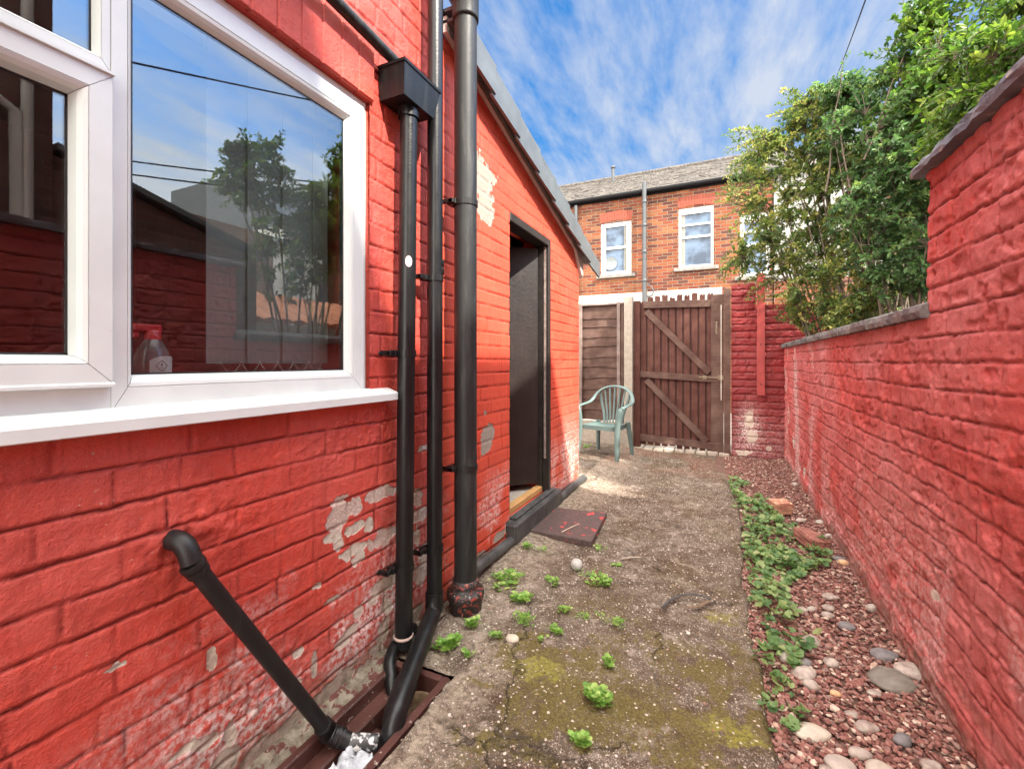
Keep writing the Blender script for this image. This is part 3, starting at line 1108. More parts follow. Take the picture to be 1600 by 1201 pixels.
# sink waste: elbow out of the wall, straight sloping pipe, grey stub
sw = thing('sink_waste_pipe', 'black sink waste pipe slanting down from the wall to the gully', 'waste pipe', (LX, 0.63, 0.68))
A = on_x(268, 850, LX)
q0 = Vector((LX - 0.02, A.y, A.z + 0.012))
q1 = q0 + Vector((0.060, 0, 0.0))
q2 = on_x(300, 880, LX + 0.058)
q3 = on_x(512, 1142, LX + 0.10)
b = MB()
pth = [q0, q0 + Vector((0.035, 0, 0))]
dd = (q3 - q2).normalized()
for k in range(1, 7):
    a = k / 6
    p = (1 - a) ** 2 * (q0 + Vector((0.035, 0, 0))) + 2 * a * (1 - a) * (q0 + Vector((0.066, 0.008, 0.0))) + a * a * q2
    pth.append(p)
b.tube(pth, 0.0232, 24)
b.tube([q2 - dd * 0.002, q2 + dd * 0.006, q2 + dd * 0.012], [0.0262, 0.0275, 0.0262], 24)
b.tube([q2 + dd * 0.014, q2 + dd * 0.030], [0.0255, 0.0245], 24)
b.build('elbow', M_IRON, sw)
b = MB()
b.tube([q2 + dd * 0.02, q3], 0.0205, 24)
b.build('pipe', M_IRON, sw)
b = MB()
r3 = q3 + Vector((0.055, 0.030, -0.035))
b.tube([q3 - dd * 0.035, q3, q3 + dd * 0.008, q3.lerp(r3, 0.35)], [0.0255, 0.027, 0.027, 0.0255], 24)
for s_ in (0.45, 0.62):
    pth = [q3.lerp(r3, s_ - 0.05), q3.lerp(r3, s_ + 0.05)]
    b.tube(pth, 0.028, 24)
b.tube([q3.lerp(r3, 0.3), r3], 0.0235, 24)
b.build('coupling', M_IRON, sw)
b = MB()
stub = r3 + Vector((0.075, 0.038, -0.004))
b.tube([r3.lerp(stub, -0.1), stub, stub + (stub - r3).normalized() * 0.004], [0.0225, 0.0225, 0.019], 24)
tst = NT('paint_spattered_stub')
cc = tst.mix(tst.ramp(tst.noise(32, 5, 0.6), [(0.50, 1.0), (0.56, 0.0)]), (0.62, 0.62, 0.60), (0.04, 0.04, 0.04))
b.build('grey_stub', tst.done(cc, 0.4), sw)

# crumpled white rag below the stub
rc = on_z(545, 1215, -0.06)
n = 26
u = np.linspace(-1, 1, n)
U, V = np.meshgrid(u, u, indexing='ij')
Hh = (fbm(U * 2.2 + 5, V * 2.2, 301, 4)) * 0.085 - 0.06 + (1 - U ** 2) * (1 - V ** 2) * 0.03
Hh += np.abs(fbm(U * 5, V * 5 + 3, 303, 2) - 0.5) * 0.05
PX = rc.x + U * 0.055 + V * 0.012 + (fbm(U * 3, V * 3, 304) - 0.5) * 0.03
PY = rc.y - 0.01 + V * 0.075 + (fbm(U * 3, V * 3, 305) - 0.5) * 0.03
idx = np.arange(n * n).reshape(n, n)
Fq = np.stack([idx[:-1, :-1], idx[1:, :-1], idx[1:, 1:], idx[:-1, 1:]], -1).reshape(-1, 4)
me = np_mesh('plastic_bag', np.stack([PX, PY, Hh - 0.035], -1).reshape(-1, 3), Fq)
M_BAG = simple('crumpled_plastic', (0.50, 0.53, 0.56), (0.40, 0.42, 0.45), 12, 0.35)
o = link('plastic_bag', me, M_BAG)
sm_ = o.modifiers.new('solid', 'SOLIDIFY')
sm_.thickness = 0.0015
tag(o, 'crumpled white plastic bag lying in the gully under the grey pipe stub', 'bag')

# ---- gully
gu = thing('drain_gully', 'brown painted rectangular drain gully at the foot of the wall', 'drain', (-0.97, 1.0, 0))
GX0, GX1, GY0, GY1 = -1.105, -0.862, 0.35, 1.345
b = MB()
rz = 0.012
def frame_rect(mb, x0, x1, y0, y1, w, z0, z1, bev=0.004):
    mb.box(x0, x0 + w, y0, y1, z0, z1, bev=bev)
    mb.box(x1 - w, x1, y0, y1, z0, z1, bev=bev)
    mb.box(x0 + w + 0.0005, x1 - w - 0.0005, y0, y0 + w, z0, z1, bev=bev)
    mb.box(x0 + w + 0.0005, x1 - w - 0.0005, y1 - w, y1, z0, z1, bev=bev)


frame_rect(b, GX0, GX1, GY0, GY1, 0.026, -0.14, rz)
b.build('rim', M_BROWNP, gu)
b = MB()
b.box(GX0 + 0.02, GX1 - 0.02, GY0, 1.16, -0.14, -0.085)
b.box(GX0 + 0.02, GX0 + 0.075, GY0, GY1 - 0.03, -0.10, -0.035, bev=0.006)
b.box(GX0 + 0.02, GX1 - 0.02, 1.16, GY1 - 0.02, -0.30, -0.16)
b.build('trough', M_BROWNP, gu)
b = MB()
pc = on_z(652, 1112, -0.055)
b.lathe([(0.066, -0.18), (0.066, -0.045), (0.071, -0.040), (0.078, -0.043), (0.080, -0.055), (0.080, -0.14)], (pc.x - 0.01, pc.y, 0), 36)
b.build('grating_pot', simple('rusty_pot', (0.10, 0.055, 0.035), (0.32, 0.24, 0.12), 30, 0.7, 0.003, 60), gu)
b = MB()
b.lathe([(0.0001, -0.10), (0.066, -0.10)], (pc.x - 0.01, pc.y, 0), 24)
b.build('sludge', simple('wet_debris', (0.05, 0.03, 0.022), (0.16, 0.09, 0.06), 60, 0.5, 0.006, 60), gu)

# concrete fillet between wall foot and gully
n1, n2 = 120, 14
yy = np.linspace(0.1, 1.70, n1)
tt = np.linspace(0, 1, n2)
Yg, Tg = np.meshgrid(yy, tt, indexing='ij')
Xg = LX - 0.01 + Tg * (GX0 - LX + 0.012)
Zg = 0.014 * (1 - Tg) ** 1.2 + 0.006 + (fbm(Yg * 20, Tg * 3, 411) - 0.5) * 0.014 - (np.abs(Tg - 0.55) < 0.06) * 0.012
idx = np.arange(n1 * n2).reshape(n1, n2)
Fq = np.stack([idx[:-1, :-1], idx[1:, :-1], idx[1:, 1:], idx[:-1, 1:]], -1).reshape(-1, 4)
M_MORT = simple('grimy_mortar', (0.27, 0.235, 0.18), (0.11, 0.09, 0.06), 34, 0.9, 0.008, 90, specks=((0.11, 0.035, 0.028), 30, 0.54))
o = link('mortar_fillet', np_mesh('mortar_fillet', np.stack([Xg, Yg, Zg], -1).reshape(-1, 3), Fq[:, ::-1]), M_MORT, house)

# ================================================================== OUTHOUSE
oh = thing('brick_outhouse', 'bright red lean-to outhouse with an open black door and grey verge tiles', 'outhouse', (LX, 2.85, 0))
OX = LX - 0.003
DY0, DY1, DZ0, DZ1 = 2.488, 3.205, 0.15, 2.035
OE = 3.967
ub = [HE, DY0, DY1, OE]
vb = [-0.15, DZ0, DZ1, 2.75]


def topf(u):
    return 2.65 - 0.265 * (u - HE)


core = MB()
for (a, b_, c, d) in ((HE + 0.001, DY0, -0.3, 1.95), (DY0, DY1, -0.3, DZ0 - 0.004), (DY1, OE - 0.004, -0.3, 1.95)):
    core.box(LX - 0.22, LX - 0.014, a, b_ - 0.0005, c, d)
core.add([(x, yv, z) for x in (LX - 0.22, LX - 0.014) for yv, z in ((HE + 0.001, 1.951), (DY0 - 0.001, 1.951), (DY0 - 0.001, topf(DY0) - 0.01), (HE + 0.001, topf(HE) - 0.01))],
         [(0, 1, 2, 3), (4, 5, 6, 7), (0, 1, 5, 4), (1, 2, 6, 5), (2, 3, 7, 6), (3, 0, 4, 7)])
core.add([(x, yv, z) for x in (LX - 0.22, LX - 0.014) for yv, z in ((DY0, DZ1 + 0.004), (DY1, DZ1 + 0.004), (DY1, topf(DY1) - 0.01), (DY0, topf(DY0) - 0.01))],
         [(0, 1, 2, 3), (4, 5, 6, 7), (0, 1, 5, 4), (1, 2, 6, 5), (2, 3, 7, 6), (3, 0, 4, 7)])
core.add([(x, yv, z) for x in (LX - 0.22, LX - 0.014) for yv, z in ((DY1 + 0.001, 1.951), (OE - 0.004, 1.951), (OE - 0.004, topf(OE) - 0.01), (DY1 + 0.001, topf(DY1) - 0.01))],
         [(0, 1, 2, 3), (4, 5, 6, 7), (0, 1, 5, 4), (1, 2, 6, 5), (2, 3, 7, 6), (3, 0, 4, 7)])
PATCH_O = [pp(755, 278, 22, 36, 0.9), pp(760, 325, 18, 26, 0.9), pp(748, 262, 14, 18, 0.9), pp(763, 682, 11, 20, 0.75), pp(758, 700, 8, 12, 0.75), pp(766, 672, 7, 12, 0.75),
           pp(780, 838, 12, 8, 0.8), pp(796, 820, 8, 10, 0.7), pp(752, 870, 10, 8, 0.7), pp(759, 645, 3, 5, 0.7)]


def salt_o(U, V):
    return np.clip(sst(0.62, 0.25, V) * sst(0.35, 0.6, fbm(U * 7, V * 7, 55, 4)) * 0.8 + np.exp(-(((U - 3.7) / 0.25) ** 2 + ((V - 0.42) / 0.2) ** 2)) * 0.5, 0, 0.85)


wall_skin('wall', M_OUT, oh, 'x', OX, 1, ub, vb, 0.0075, holes=[(DY0, DY1, DZ0, DZ1)], top=topf, patches=PATCH_O,
          kw=dict(ch=0.0755, bl=0.236, depth=0.0040, lump=0.0009, seed=33, joint=0.004, vjoint=0.85, sag=0.0012, rnd=0.004, headers=0.35),
          salt=salt_o, core=core, grime=lambda U, V: sst(0.12, 0.03, V) * 0.6)
# end wall facing the gate
b = MB()
b.box(-2.9, LX - 0.012, OE - 0.02, OE - 0.004, -0.2, 1.95)
b.build('end_wall', M_OUT, oh)
# white bargeboard and verge tiles
def slant(mb, x0, x1, ya, yb, lo, hi, s=-0.262, ref=1.904):
    za = s * (ya - ref)
    zb = s * (yb - ref)
    vs = []
    for x in (x0, x1):
        vs += [(x, ya, lo + za), (x, yb, lo + zb), (x, yb, hi + zb), (x, ya, hi + za)]
    mb.add(vs, [(0, 1, 2, 3), (7, 6, 5, 4), (0, 4, 5, 1), (1, 5, 6, 2), (2, 6, 7, 3), (3, 7, 4, 0)])


b = MB()
slant(b, LX - 0.001, LX + 0.022, HE + 0.01, 3.93, 2.600, 2.672, -0.265)
b.add([(x, yv, z) for x in (LX - 0.001, LX + 0.0225) for yv, z in ((3.80, 2.10), (3.80, 2.16), (4.02, 2.11), (4.02, 1.905), (3.97, 1.905))],
      [(0, 1, 2, 3, 4), (9, 8, 7, 6, 5)] + [(i, (i + 1) % 5, (i + 1) % 5 + 5, i + 5) for i in range(5)])
b.build('bargeboard', M_WHITE, oh)
b = MB()
slant(b, LX - 0.02, LX + 0.070, HE + 0.01, 4.04, 2.640, 2.655, -0.262)
b.build('undercloak', simple('undercloak', (0.09, 0.095, 0.10), rough=0.7), oh)
yv = HE + 0.02
k = 0
while yv < 4.0:
    b = MB()
    o_ = 0.0
    # each tile: face plate, capping lip, overlapping the one below
    slant(b, LX + 0.070, LX + 0.086, yv, yv + 0.345, 2.566, 2.716, -0.215, yv + 0.17 + 0.0)
    bz = -0.262 * (yv + 0.17 - 1.904)
    b.v = [(v[0] + (v[1] - yv) * 0.035, v[1], v[2] + bz) for v in b.v]
    c_ = MB()
    slant(c_, LX - 0.06, LX + 0.088, yv, yv + 0.345, 2.712, 2.728, -0.215, yv + 0.17)
    c_.v = [(v[0], v[1], v[2] + bz) for v in c_.v]
    b.add(c_.v, c_.f)
    b.build('verge_tile', M_SLATE, oh)
    yv += 0.318
    k += 1
b = MB()
slant(b, -2.9, LX - 0.06, HE, 4.10, 2.66, 2.70, -0.262)
b.build('roof', M_SLATE, oh)

# door frame and door
b = MB()
b.box(LX - 0.10, LX + 0.004, DY1 - 0.045, DY1, DZ0, DZ1, bev=0.004)
b.box(LX - 0.075, LX - 0.045, DY1 - 0.062, DY1 - 0.046, DZ0, DZ1 - 0.05)
b.box(LX - 0.10, LX + 0.004, DY0, DY1 - 0.0455, DZ1 - 0.055, DZ1, bev=0.004)
b.box(LX - 0.10, LX - 0.02, DY0, DY0 + 0.04, DZ0, DZ1 - 0.0555, bev=0.004)
b.build('door_frame', M_BLACKW, oh)
b = MB()
b.box(LX - 0.033, LX - 0.018, DY1 - 0.052, DY1 - 0.0455, DZ0 + 0.25, DZ1 - 0.06)
b.build('worn_jamb_strip', simple('worn_strip', (0.34, 0.27, 0.24), (0.20, 0.14, 0.12), 30, 0.7), oh)
da = math.atan2(0.69, 0.73)
dM = Matrix.Translation((LX - 0.085, DY1 - 0.062, 0)) @ Matrix.Rotation(math.pi + math.atan2(0.69, 0.73), 4, 'Z')
b = MB()
b.box(0.0, 0.70, -0.018, 0.018, 0.215, 1.96, M=dM)
tdr = NT('worn_dark_door')
cc = tdr.mix(tdr.ramp(tdr.noise(5, 6, 0.6), [(0.35, 0.0), (0.65, 1.0)]), (0.013, 0.009, 0.008), (0.024, 0.018, 0.016))
cc = tdr.mix(tdr.math('MULTIPLY', tdr.ramp(tdr.noise(60, 5, 0.7, vec=tdr.mapv((1, 1, 0.1))), [(0.55, 0.0), (0.75, 1.0)]), 0.5), cc, (0.055, 0.046, 0.042))
tdr.bump(tdr.noise(40, 5), 0.0015)
door = b.build('door', tdr.done(cc, 0.42), oh)
b = MB()
for z in (0.45, 1.70):
    b = MB()
    b.box(-0.012, 0.03, -0.024, -0.0185, z - 0.04, z + 0.04, M=dM)
    b.build('hinge', M_IRON, door)
# inside: dark walls and pale floor, timber threshold
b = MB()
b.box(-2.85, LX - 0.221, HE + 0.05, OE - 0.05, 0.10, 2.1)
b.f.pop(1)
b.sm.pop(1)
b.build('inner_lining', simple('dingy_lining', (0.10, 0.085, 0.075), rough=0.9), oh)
b = MB()
b.box(-2.8, LX - 0.10, DY0 - 0.3, DY1 + 0.2, 0.11, 0.165)
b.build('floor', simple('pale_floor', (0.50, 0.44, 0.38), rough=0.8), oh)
b = MB()
b.box(LX - 0.10, LX - 0.045, DY0 + 0.002, DY1 - 0.002, 0.1505, 0.192, bev=0.004)
b.build('timber_threshold', wood_mat('orange_timber', (0.50, 0.26, 0.09), (0.62, 0.36, 0.15), (0.42, 0.24, 0.10), False), oh)
b = MB()
b.box(LX - 0.045, LX + 0.062, DY0 - 0.05, DY1 + 0.10, 0.02, 0.148, bev=0.012)
b.box(LX - 0.02, LX + 0.030, DY0 + 0.02, DY1 + 0.04, 0.1485, 0.166, bev=0.006)
M_KERB = simple('black_painted_kerb', (0.035, 0.037, 0.037), (0.08, 0.082, 0.08), 14, 0.5, 0.003, 60, specks=((0.34, 0.30, 0.25), 50, 0.68))
b.build('doorstep', M_KERB, oh)
b = MB()
pth = [Vector((LX + 0.028, yv, 0.055 + 0.006 * math.sin(yv * 7))) for yv in np.linspace(1.86, DY0 - 0.055, 14)]
b.tube(pth, 0.030, 14)
b.build('black_skirting', M_KERB, oh)
b = MB()
pth = [Vector((LX + 0.028, yv, 0.062 + 0.006 * math.sin(yv * 9))) for yv in np.linspace(DY1 + 0.105, OE + 0.05, 16)]
b.tube(pth, 0.032, 14)
b.build('black_skirting', M_KERB, oh)
#==PART3==
# ================================================================== YARD WALL (right)
yw = thing('yard_wall', 'long red painted brick yard wall stepping down beside the gravel, dark coping on top', 'wall', (RX, 2.5, 0))
SY2 = 2.035
core = MB()
core.box(RX + 0.018, RX + 0.225, -2.6, SY2 - 0.012, -0.3, 1.765)


def salt_r(U, V):
    a = sst(0.85, 0.2, V) * sst(0.42, 0.60, fbm(U * 3.5, V * 2.2, 66, 4)) * 0.38
    b = sst(0.72, 0.78, vn(U * 9, V * 2.2, 67)) * sst(3.2, 5.0, U) * 0.6
    return np.clip(a + b, 0, 0.8)


def grime_r(U, V):
    return np.clip(sst(0.10, 0.02, V + (fbm(U * 9, V * 9, 68) - 0.5) * 0.12) * 0.8 + sst(0.03, 0.0, np.abs(V - 0.10 - 0.02 * U) + (fbm(U * 9, V * 9, 69) - 0.5) * 0.03) * 0.4, 0, 1)


def shape_r(U, V):
    g = (fbm(U * 2.4, V * 2.4, 191, 3) - 0.5) * 0.022
    g += sst(0.55, 0.70, fbm(U * 11, V * 13, 192, 3)) * 0.006
    g -= sst(0.62, 0.72, fbm(U * 20, V * 22, 193, 3)) * 0.006
    for (u, v) in ((2.62, 0.62), (2.05, 0.36), (2.35, 0.22), (3.9, 0.75), (4.4, 1.0), (4.9, 0.6), (3.1, 1.12), (5.0, 0.95), (2.9, 0.30), (2.0, 1.42)):
        d = np.sqrt(((U - u) / 0.016) ** 2 + ((V - v) / 0.013) ** 2)
        g -= np.exp(-d ** 2) * 0.02
    # proud plinth course at the foot
    g += sst(0.115, 0.095, V + (fbm(U * 5, V, 195) - 0.5) * 0.03) * 0.006
    return g


KR = dict(ch=0.086, bl=0.27, depth=0.0046, lump=0.0040, seed=77, joint=0.004, vjoint=0.75, sag=0.009, rnd=0.007, headers=0.4)
wall_skin('upper_wall', M_RIGHT, yw, 'x', RX, -1, np.concatenate([np.linspace(-2.6, 1.0, 120, endpoint=False), np.linspace(1.0, SY2, 210)]), [-0.15, 1.772], 0.0055,
          kw=KR, salt=salt_r, grime=grime_r, shape=shape_r, core=core,
          patches=[(1.98, 0.33, 0.03, 0.02, 0.7)])
# ragged end of the higher part
wall_skin('wall_end', M_RIGHT, yw, 'y', SY2 - 0.004, 1, np.linspace(RX + 0.004, RX + 0.226, 40), [1.2, 1.772], 0.0055, kw=KR)
core = MB()
core.box(RX + 0.018, RX + 0.225, SY2 - 0.011, 5.945, -0.3, 1.262)
wall_skin('lower_wall', M_RIGHT, yw, 'x', RX, -1, [SY2, 3.2, 5.94], [-0.15, 1.272], 0.0068,
          kw=KR, salt=salt_r, grime=grime_r, shape=shape_r, core=core,
          patches=[(5.55, 0.55, 0.05, 0.10, 0.6), (5.2, 0.35, 0.05, 0.09, 0.5), (4.6, 0.15, 0.08, 0.05, 0.5)])
M_COP = simple('dark_coping', (0.085, 0.082, 0.085), (0.17, 0.155, 0.14), 9, 0.6, 0.004, 70, specks=((0.30, 0.26, 0.20), 26, 0.66))
M_COPU = simple('blue_grey_coping', (0.085, 0.10, 0.125), (0.17, 0.18, 0.195), 7, 0.7, 0.005, 60, specks=((0.28, 0.26, 0.22), 22, 0.64))


def rough_block(mb, x0, x1, y0, y1, z0, z1, ridge, seed, amp=0.004, n=9):
    """coping stone with uneven edges: cross-section in x,z swept along y"""
    sec = [(x0, z0), (x0 - 0.002, z0 + (z1 - z0) * 0.5), (x0 + 0.004, z1), ((x0 + x1) / 2 - 0.03, ridge), ((x0 + x1) / 2 + 0.03, ridge), (x1 - 0.004, z1), (x1, z0)]
    m = len(sec)
    ys = np.linspace(y0, y1, n)
    vs = []
    for i, yv in enumerate(ys):
        for k, (x, z) in enumerate(sec):
            q = math.sin(seed * 12.9 + k * 7.1 + i * 2.3) * amp + math.sin(seed * 3.1 + k * 1.7 + i * 5.9) * amp * 0.7
            w = math.cos(seed * 2.9 + k * 4.1 + i * 3.3) * amp
            vs.append((x + q, yv, z + w * 0.7))
    fs = []
    for i in range(n - 1):
        for k in range(m):
            k2 = (k + 1) % m
            fs.append((i * m + k, i * m + k2, (i + 1) * m + k2, (i + 1) * m + k))
    mb.add(vs, fs)
    mb.add(vs[:m], [tuple(range(m))])
    mb.add(vs[-m:], [tuple(reversed(range(m)))])


yv = SY2 - 0.02
k = 0
while yv < 5.93:
    ln = random.uniform(0.24, 0.34)
    b = MB()
    rough_block(b, RX - 0.028 + random.uniform(-0.006, 0.006), RX + 0.25, yv + 0.004, min(yv + ln - 0.004, 5.94), 1.274, 1.318 + random.uniform(-0.003, 0.003), 1.352, k + 1, 0.0032)
    b.build('coping_stone', M_COP, yw)
    yv += ln
    k += 1
for (a, c) in ((-2.6, -1.2), (-1.19, 0.2), (0.21, 1.32), (1.33, 2.085)):
    b = MB()
    rough_block(b, RX - 0.035, RX + 0.25, a, c, 1.775, 1.812, 1.835, a * 3 + 9, 0.004, 16)
    b.build('coping_slab', M_COPU, yw)

# ================================================================== BACK WALL, GATE, FENCE
GYY = 5.95
bw = thing('back_wall', 'dark red painted brick wall to the right of the brown gate', 'wall', (0.4, GYY, 0))
KB = dict(ch=0.082, bl=0.26, depth=0.0085, lump=0.0038, seed=177, joint=0.008, vjoint=0.45, sag=0.007, rnd=0.014, headers=0.35)
core = MB()
core.box(0.125, 0.375, GYY + 0.016, GYY + 0.22, -0.3, 2.02)
core.box(0.376, 2.6, GYY + 0.016, GYY + 0.22, -0.3, 1.76)


def top_b(U):
    return np.where(U < 0.375, 2.035 + (vn(U * 22, U * 0, 5) - 0.5) * 0.03, 1.775)


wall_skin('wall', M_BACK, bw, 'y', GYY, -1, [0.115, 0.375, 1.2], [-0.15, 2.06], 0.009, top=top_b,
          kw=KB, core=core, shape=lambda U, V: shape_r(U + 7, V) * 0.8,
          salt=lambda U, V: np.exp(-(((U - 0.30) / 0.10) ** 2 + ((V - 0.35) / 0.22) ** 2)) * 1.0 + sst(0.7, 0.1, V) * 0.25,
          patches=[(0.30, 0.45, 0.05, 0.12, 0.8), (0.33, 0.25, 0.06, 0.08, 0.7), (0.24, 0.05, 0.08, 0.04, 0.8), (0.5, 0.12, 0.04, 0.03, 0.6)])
b = MB()
rough_block(b, 0.10, 0.378, 0, 0.001, 0, 0, 0, 3)
b = MB()
b.box(0.38, 0.462, GYY - 0.045, GYY - 0.008, 0.73, 2.14, bev=0.004)
M_REDW = simple('red_painted_plank', (0.36, 0.05, 0.042), (0.28, 0.035, 0.032), 12, 0.5, 0.0015, 60, specks=((0.45, 0.28, 0.24), 50, 0.68))
b.build('upright_plank', M_REDW, bw)
b = MB()
for z in (0.86, 1.32):
    b.lathe([(0.0001, 0.004), (0.008, 0.003), (0.008, 0)], (0.421, GYY - 0.046, z), 10, axis=(0, -1, 0))
b.build('bolt_head', M_IRON, bw)

# fence panel
fp = thing('fence_panel', 'weathered brown waney board fence panel behind the green chair', 'fence', (-1.6, 5.98, 0))
z = 0.36
k = 0
while z < 1.84:
    n = 24
    hgt = random.uniform(0.135, 0.165)
    vs = []
    xs = np.linspace(-2.9, -1.145, n)
    s1, s2 = random.random() * 9, random.random() * 9
    for i, x in enumerate(xs):
        wv = 0.010 * math.sin(x * 5 + s1) + 0.006 * math.sin(x * 17 + s2)
        vs += [(x, 5.975, z + wv - 0.012), (x, 5.992, z + wv - 0.012), (x, 5.998, z + hgt), (x, 5.990, z + hgt)]
    b = MB()
    fs = []
    for i in range(n - 1):
        for q in range(4):
            q2 = (q + 1) % 4
            fs.append((i * 4 + q, i * 4 + q2, (i + 1) * 4 + q2, (i + 1) * 4 + q))
    b.add(vs, fs)
    b.build('board', M_FENCE, fp)
    z += hgt - 0.012
    k += 1
for x in (-2.45, -1.73, -1.215):
    b = MB()
    b.box(x - 0.022, x + 0.022, 5.945, 5.972, 0.33, 1.90, bev=0.003)
    b.build('batten', M_BATTEN, fp)
b = MB()
b.box(-1.18, -1.145, 5.93, 6.0, 0.33, 1.88, bev=0.003)
b.build('end_batten', M_FENCE, fp)
b = MB()
b.box(-2.9, -1.135, 5.95, 6.0, -0.1, 0.33, bev=0.004)
b.build('gravel_board', M_CONC, fp)
cap = MB()
cap.box(-2.9, -1.145, 5.95, 6.005, 1.872, 1.895, bev=0.003)
cap.build('capping', M_BATTEN, fp)

cp = MB()
cp.box(-1.128, -1.022, 5.86, 5.97, -0.2, 1.955, bev=0.006)
o = cp.build('concrete_post', M_CONC, None, (-1.08, 5.91, 0))
tag(o, 'pale square concrete post between fence panel and gate', 'post')

# gate posts
for (x0, x1, zt, lab) in ((-1.018, -0.94, 1.90, 'brown timber gate post beside the concrete post'), (0.036, 0.108, 1.99, 'brown timber gate post against the dark red wall')):
    b = MB()
    b.box(x0, x1, 5.93, 6.03, -0.1, zt, bev=0.004)
    o = b.build('gate_post', M_GATER if x0 > 0 else M_GATE, None, ((x0 + x1) / 2, 5.98, 0))
    tag(o, lab, 'post', 'timber posts of the gate')

gt = thing('timber_gate', 'tall brown ledged and braced timber gate with worn tops, shut', 'gate', (-0.45, 5.98, 0.05))


def sag(x):
    return -0.045 * (x + 0.93) / 0.9


x = -0.937
tops = [1.90, 1.945, 1.955, 1.965, 1.93, 1.965, 1.955, 1.97, 1.945, 1.96]
i = 0
wid = 0.083
while x < -0.10:
    w = wid + random.uniform(-0.004, 0.004)
    b = MB()
    zt = tops[i % 10]
    zb = 0.07 + sag(x) + random.uniform(-0.02, 0.01)
    # pointed and splintered tops
    pts = [(x, zb), (x + w - 0.018, zb), (x + w - 0.018, zt - 0.02 * random.random()), (x + w * 0.62, zt), (x + w * 0.45, zt - 0.025 * random.random()), (x + w * 0.3, zt + 0.004), (x, zt - 0.03 * random.random())]
    b.prism(pts, 'y', 5.985 + 0.004 * (i % 2), 6.003)
    b.build('plank', M_GATE, gt)
    x += w + 0.004
    i += 1
# dark backing strips between planks
b = MB()
b.box(-0.93, -0.09, 6.004, 6.010, 0.12, 1.84)
b.build('backing_board', wood_mat('dark_gap_board', (0.045, 0.018, 0.015), (0.06, 0.025, 0.02), (0.08, 0.035, 0.028)), gt)


def beam(mb, a, c, w, y0, y1, bev=0.003):
    """beam in the gate's plane from a to c (x,z)"""
    a, c = Vector((a[0], 0, a[1])), Vector((c[0], 0, c[1]))
    L = (c - a).length
    ang = math.atan2(c.z - a.z, c.x - a.x)
    M = Matrix.Translation((a.x, 0, a.z)) @ Matrix.Rotation(-ang, 4, 'Y')
    mb.box(0, L, y0, y1, -w / 2, w / 2, M=M, bev=bev)


for nm, a, c, w in (('top_rail', (-0.90, 1.848), (-0.108, 1.828), 0.088), ('middle_rail', (-0.985, 0.962), (0.022, 0.905), 0.078), ('bottom_rail', (-1.0, 0.150), (-0.03, 0.095), 0.085)):
    b = MB()
    beam(b, a, c, w, 5.952, 5.984)
    b.build(nm, M_GATER, gt)
for a, c in (((-0.865, 1.765), (-0.125, 0.985)), ((-0.865, 0.885), (-0.155, 0.150))):
    b = MB()
    beam(b, a, c, 0.075, 5.950, 5.983)
    b.build('diagonal_brace', M_GATER, gt)
b = MB()
b.box(-0.105, 0.033, 5.956, 5.99, 0.0, 1.93, bev=0.004)
b.build('closing_stile', M_GATER, gt)
b = MB()
b.tube([(-0.24, 5.942, 0.93), (0.05, 5.942, 0.925)], 0.007, 8)
b.box(-0.20, -0.16, 5.938, 5.951, 0.905, 0.955, bev=0.002)
b.box(-0.03, 0.03, 5.936, 5.955, 0.90, 0.955, bev=0.002)
M_BOLT = simple('worn_brass', (0.30, 0.24, 0.15), (0.12, 0.09, 0.07), 60, 0.5, Metallic=0.6)
b.build('bolt', M_BOLT, gt)
b = MB()
b.box(-0.055, -0.035, 5.945, 5.957, 1.45, 1.60, bev=0.002)
b.build('latch', M_BOLT, gt)
b = MB()
b.box(0.001, 0.009, 5.935, 5.945, 0.66, 1.80)
o = b.build('pale_strip', simple('pale_strip_paint', (0.66, 0.60, 0.52), rough=0.6), gt)
# pale threshold stones under the gate
b = MB()
for i in range(9):
    xx = -1.02 + i * 0.125
    b.box(xx, xx + 0.115, 5.90 + random.uniform(-0.02, 0.02), 6.15, -0.1, 0.022 + random.uniform(0, 0.02), bev=0.008)
o = b.build('threshold_stones', simple('pale_threshold', (0.44, 0.38, 0.31), (0.34, 0.29, 0.24), 18, 0.9, 0.004, 50))
tag(o, 'pale broken threshold stones under the timber gate', 'threshold')
b = MB()
b.box(-0.96, -0.78, 6.12, 6.25, -0.05, 0.15, bev=0.01)
o = b.build('stone_block', simple('yellowed_block', (0.66, 0.58, 0.28), (0.60, 0.54, 0.42), 18, 0.9, 0.004, 50))
tag(o, 'yellowish block showing in the gap beneath the gate', 'block')

# ================================================================== CHAIR
ch = thing('garden_chair', 'pale green moulded plastic garden armchair standing by the fence', 'chair', (-1.22, 5.26, 0.0))
M_CH = simple('green_plastic', (0.115, 0.172, 0.162), (0.095, 0.145, 0.137), 5, 0.45, 0.0, specks=((0.40, 0.46, 0.42), 60, 0.7))
CM = Matrix.Translation((-1.22, 5.26, 0.0)) @ Matrix.Rotation(R_(-12), 4, 'Z') @ Matrix.Scale(0.94, 4)


def cpt(x, y, z):
    return CM @ Vector((x, y, z))


# local: -y is the front
def smooth_path(pts, it=3):
    P = [Vector(p) for p in pts]
    for _ in range(it):
        Q = [P[0]]
        for i in range(len(P) - 1):
            Q += [P[i].lerp(P[i + 1], 0.25), P[i].lerp(P[i + 1], 0.75)]
        Q.append(P[-1])
        P = Q
    return P


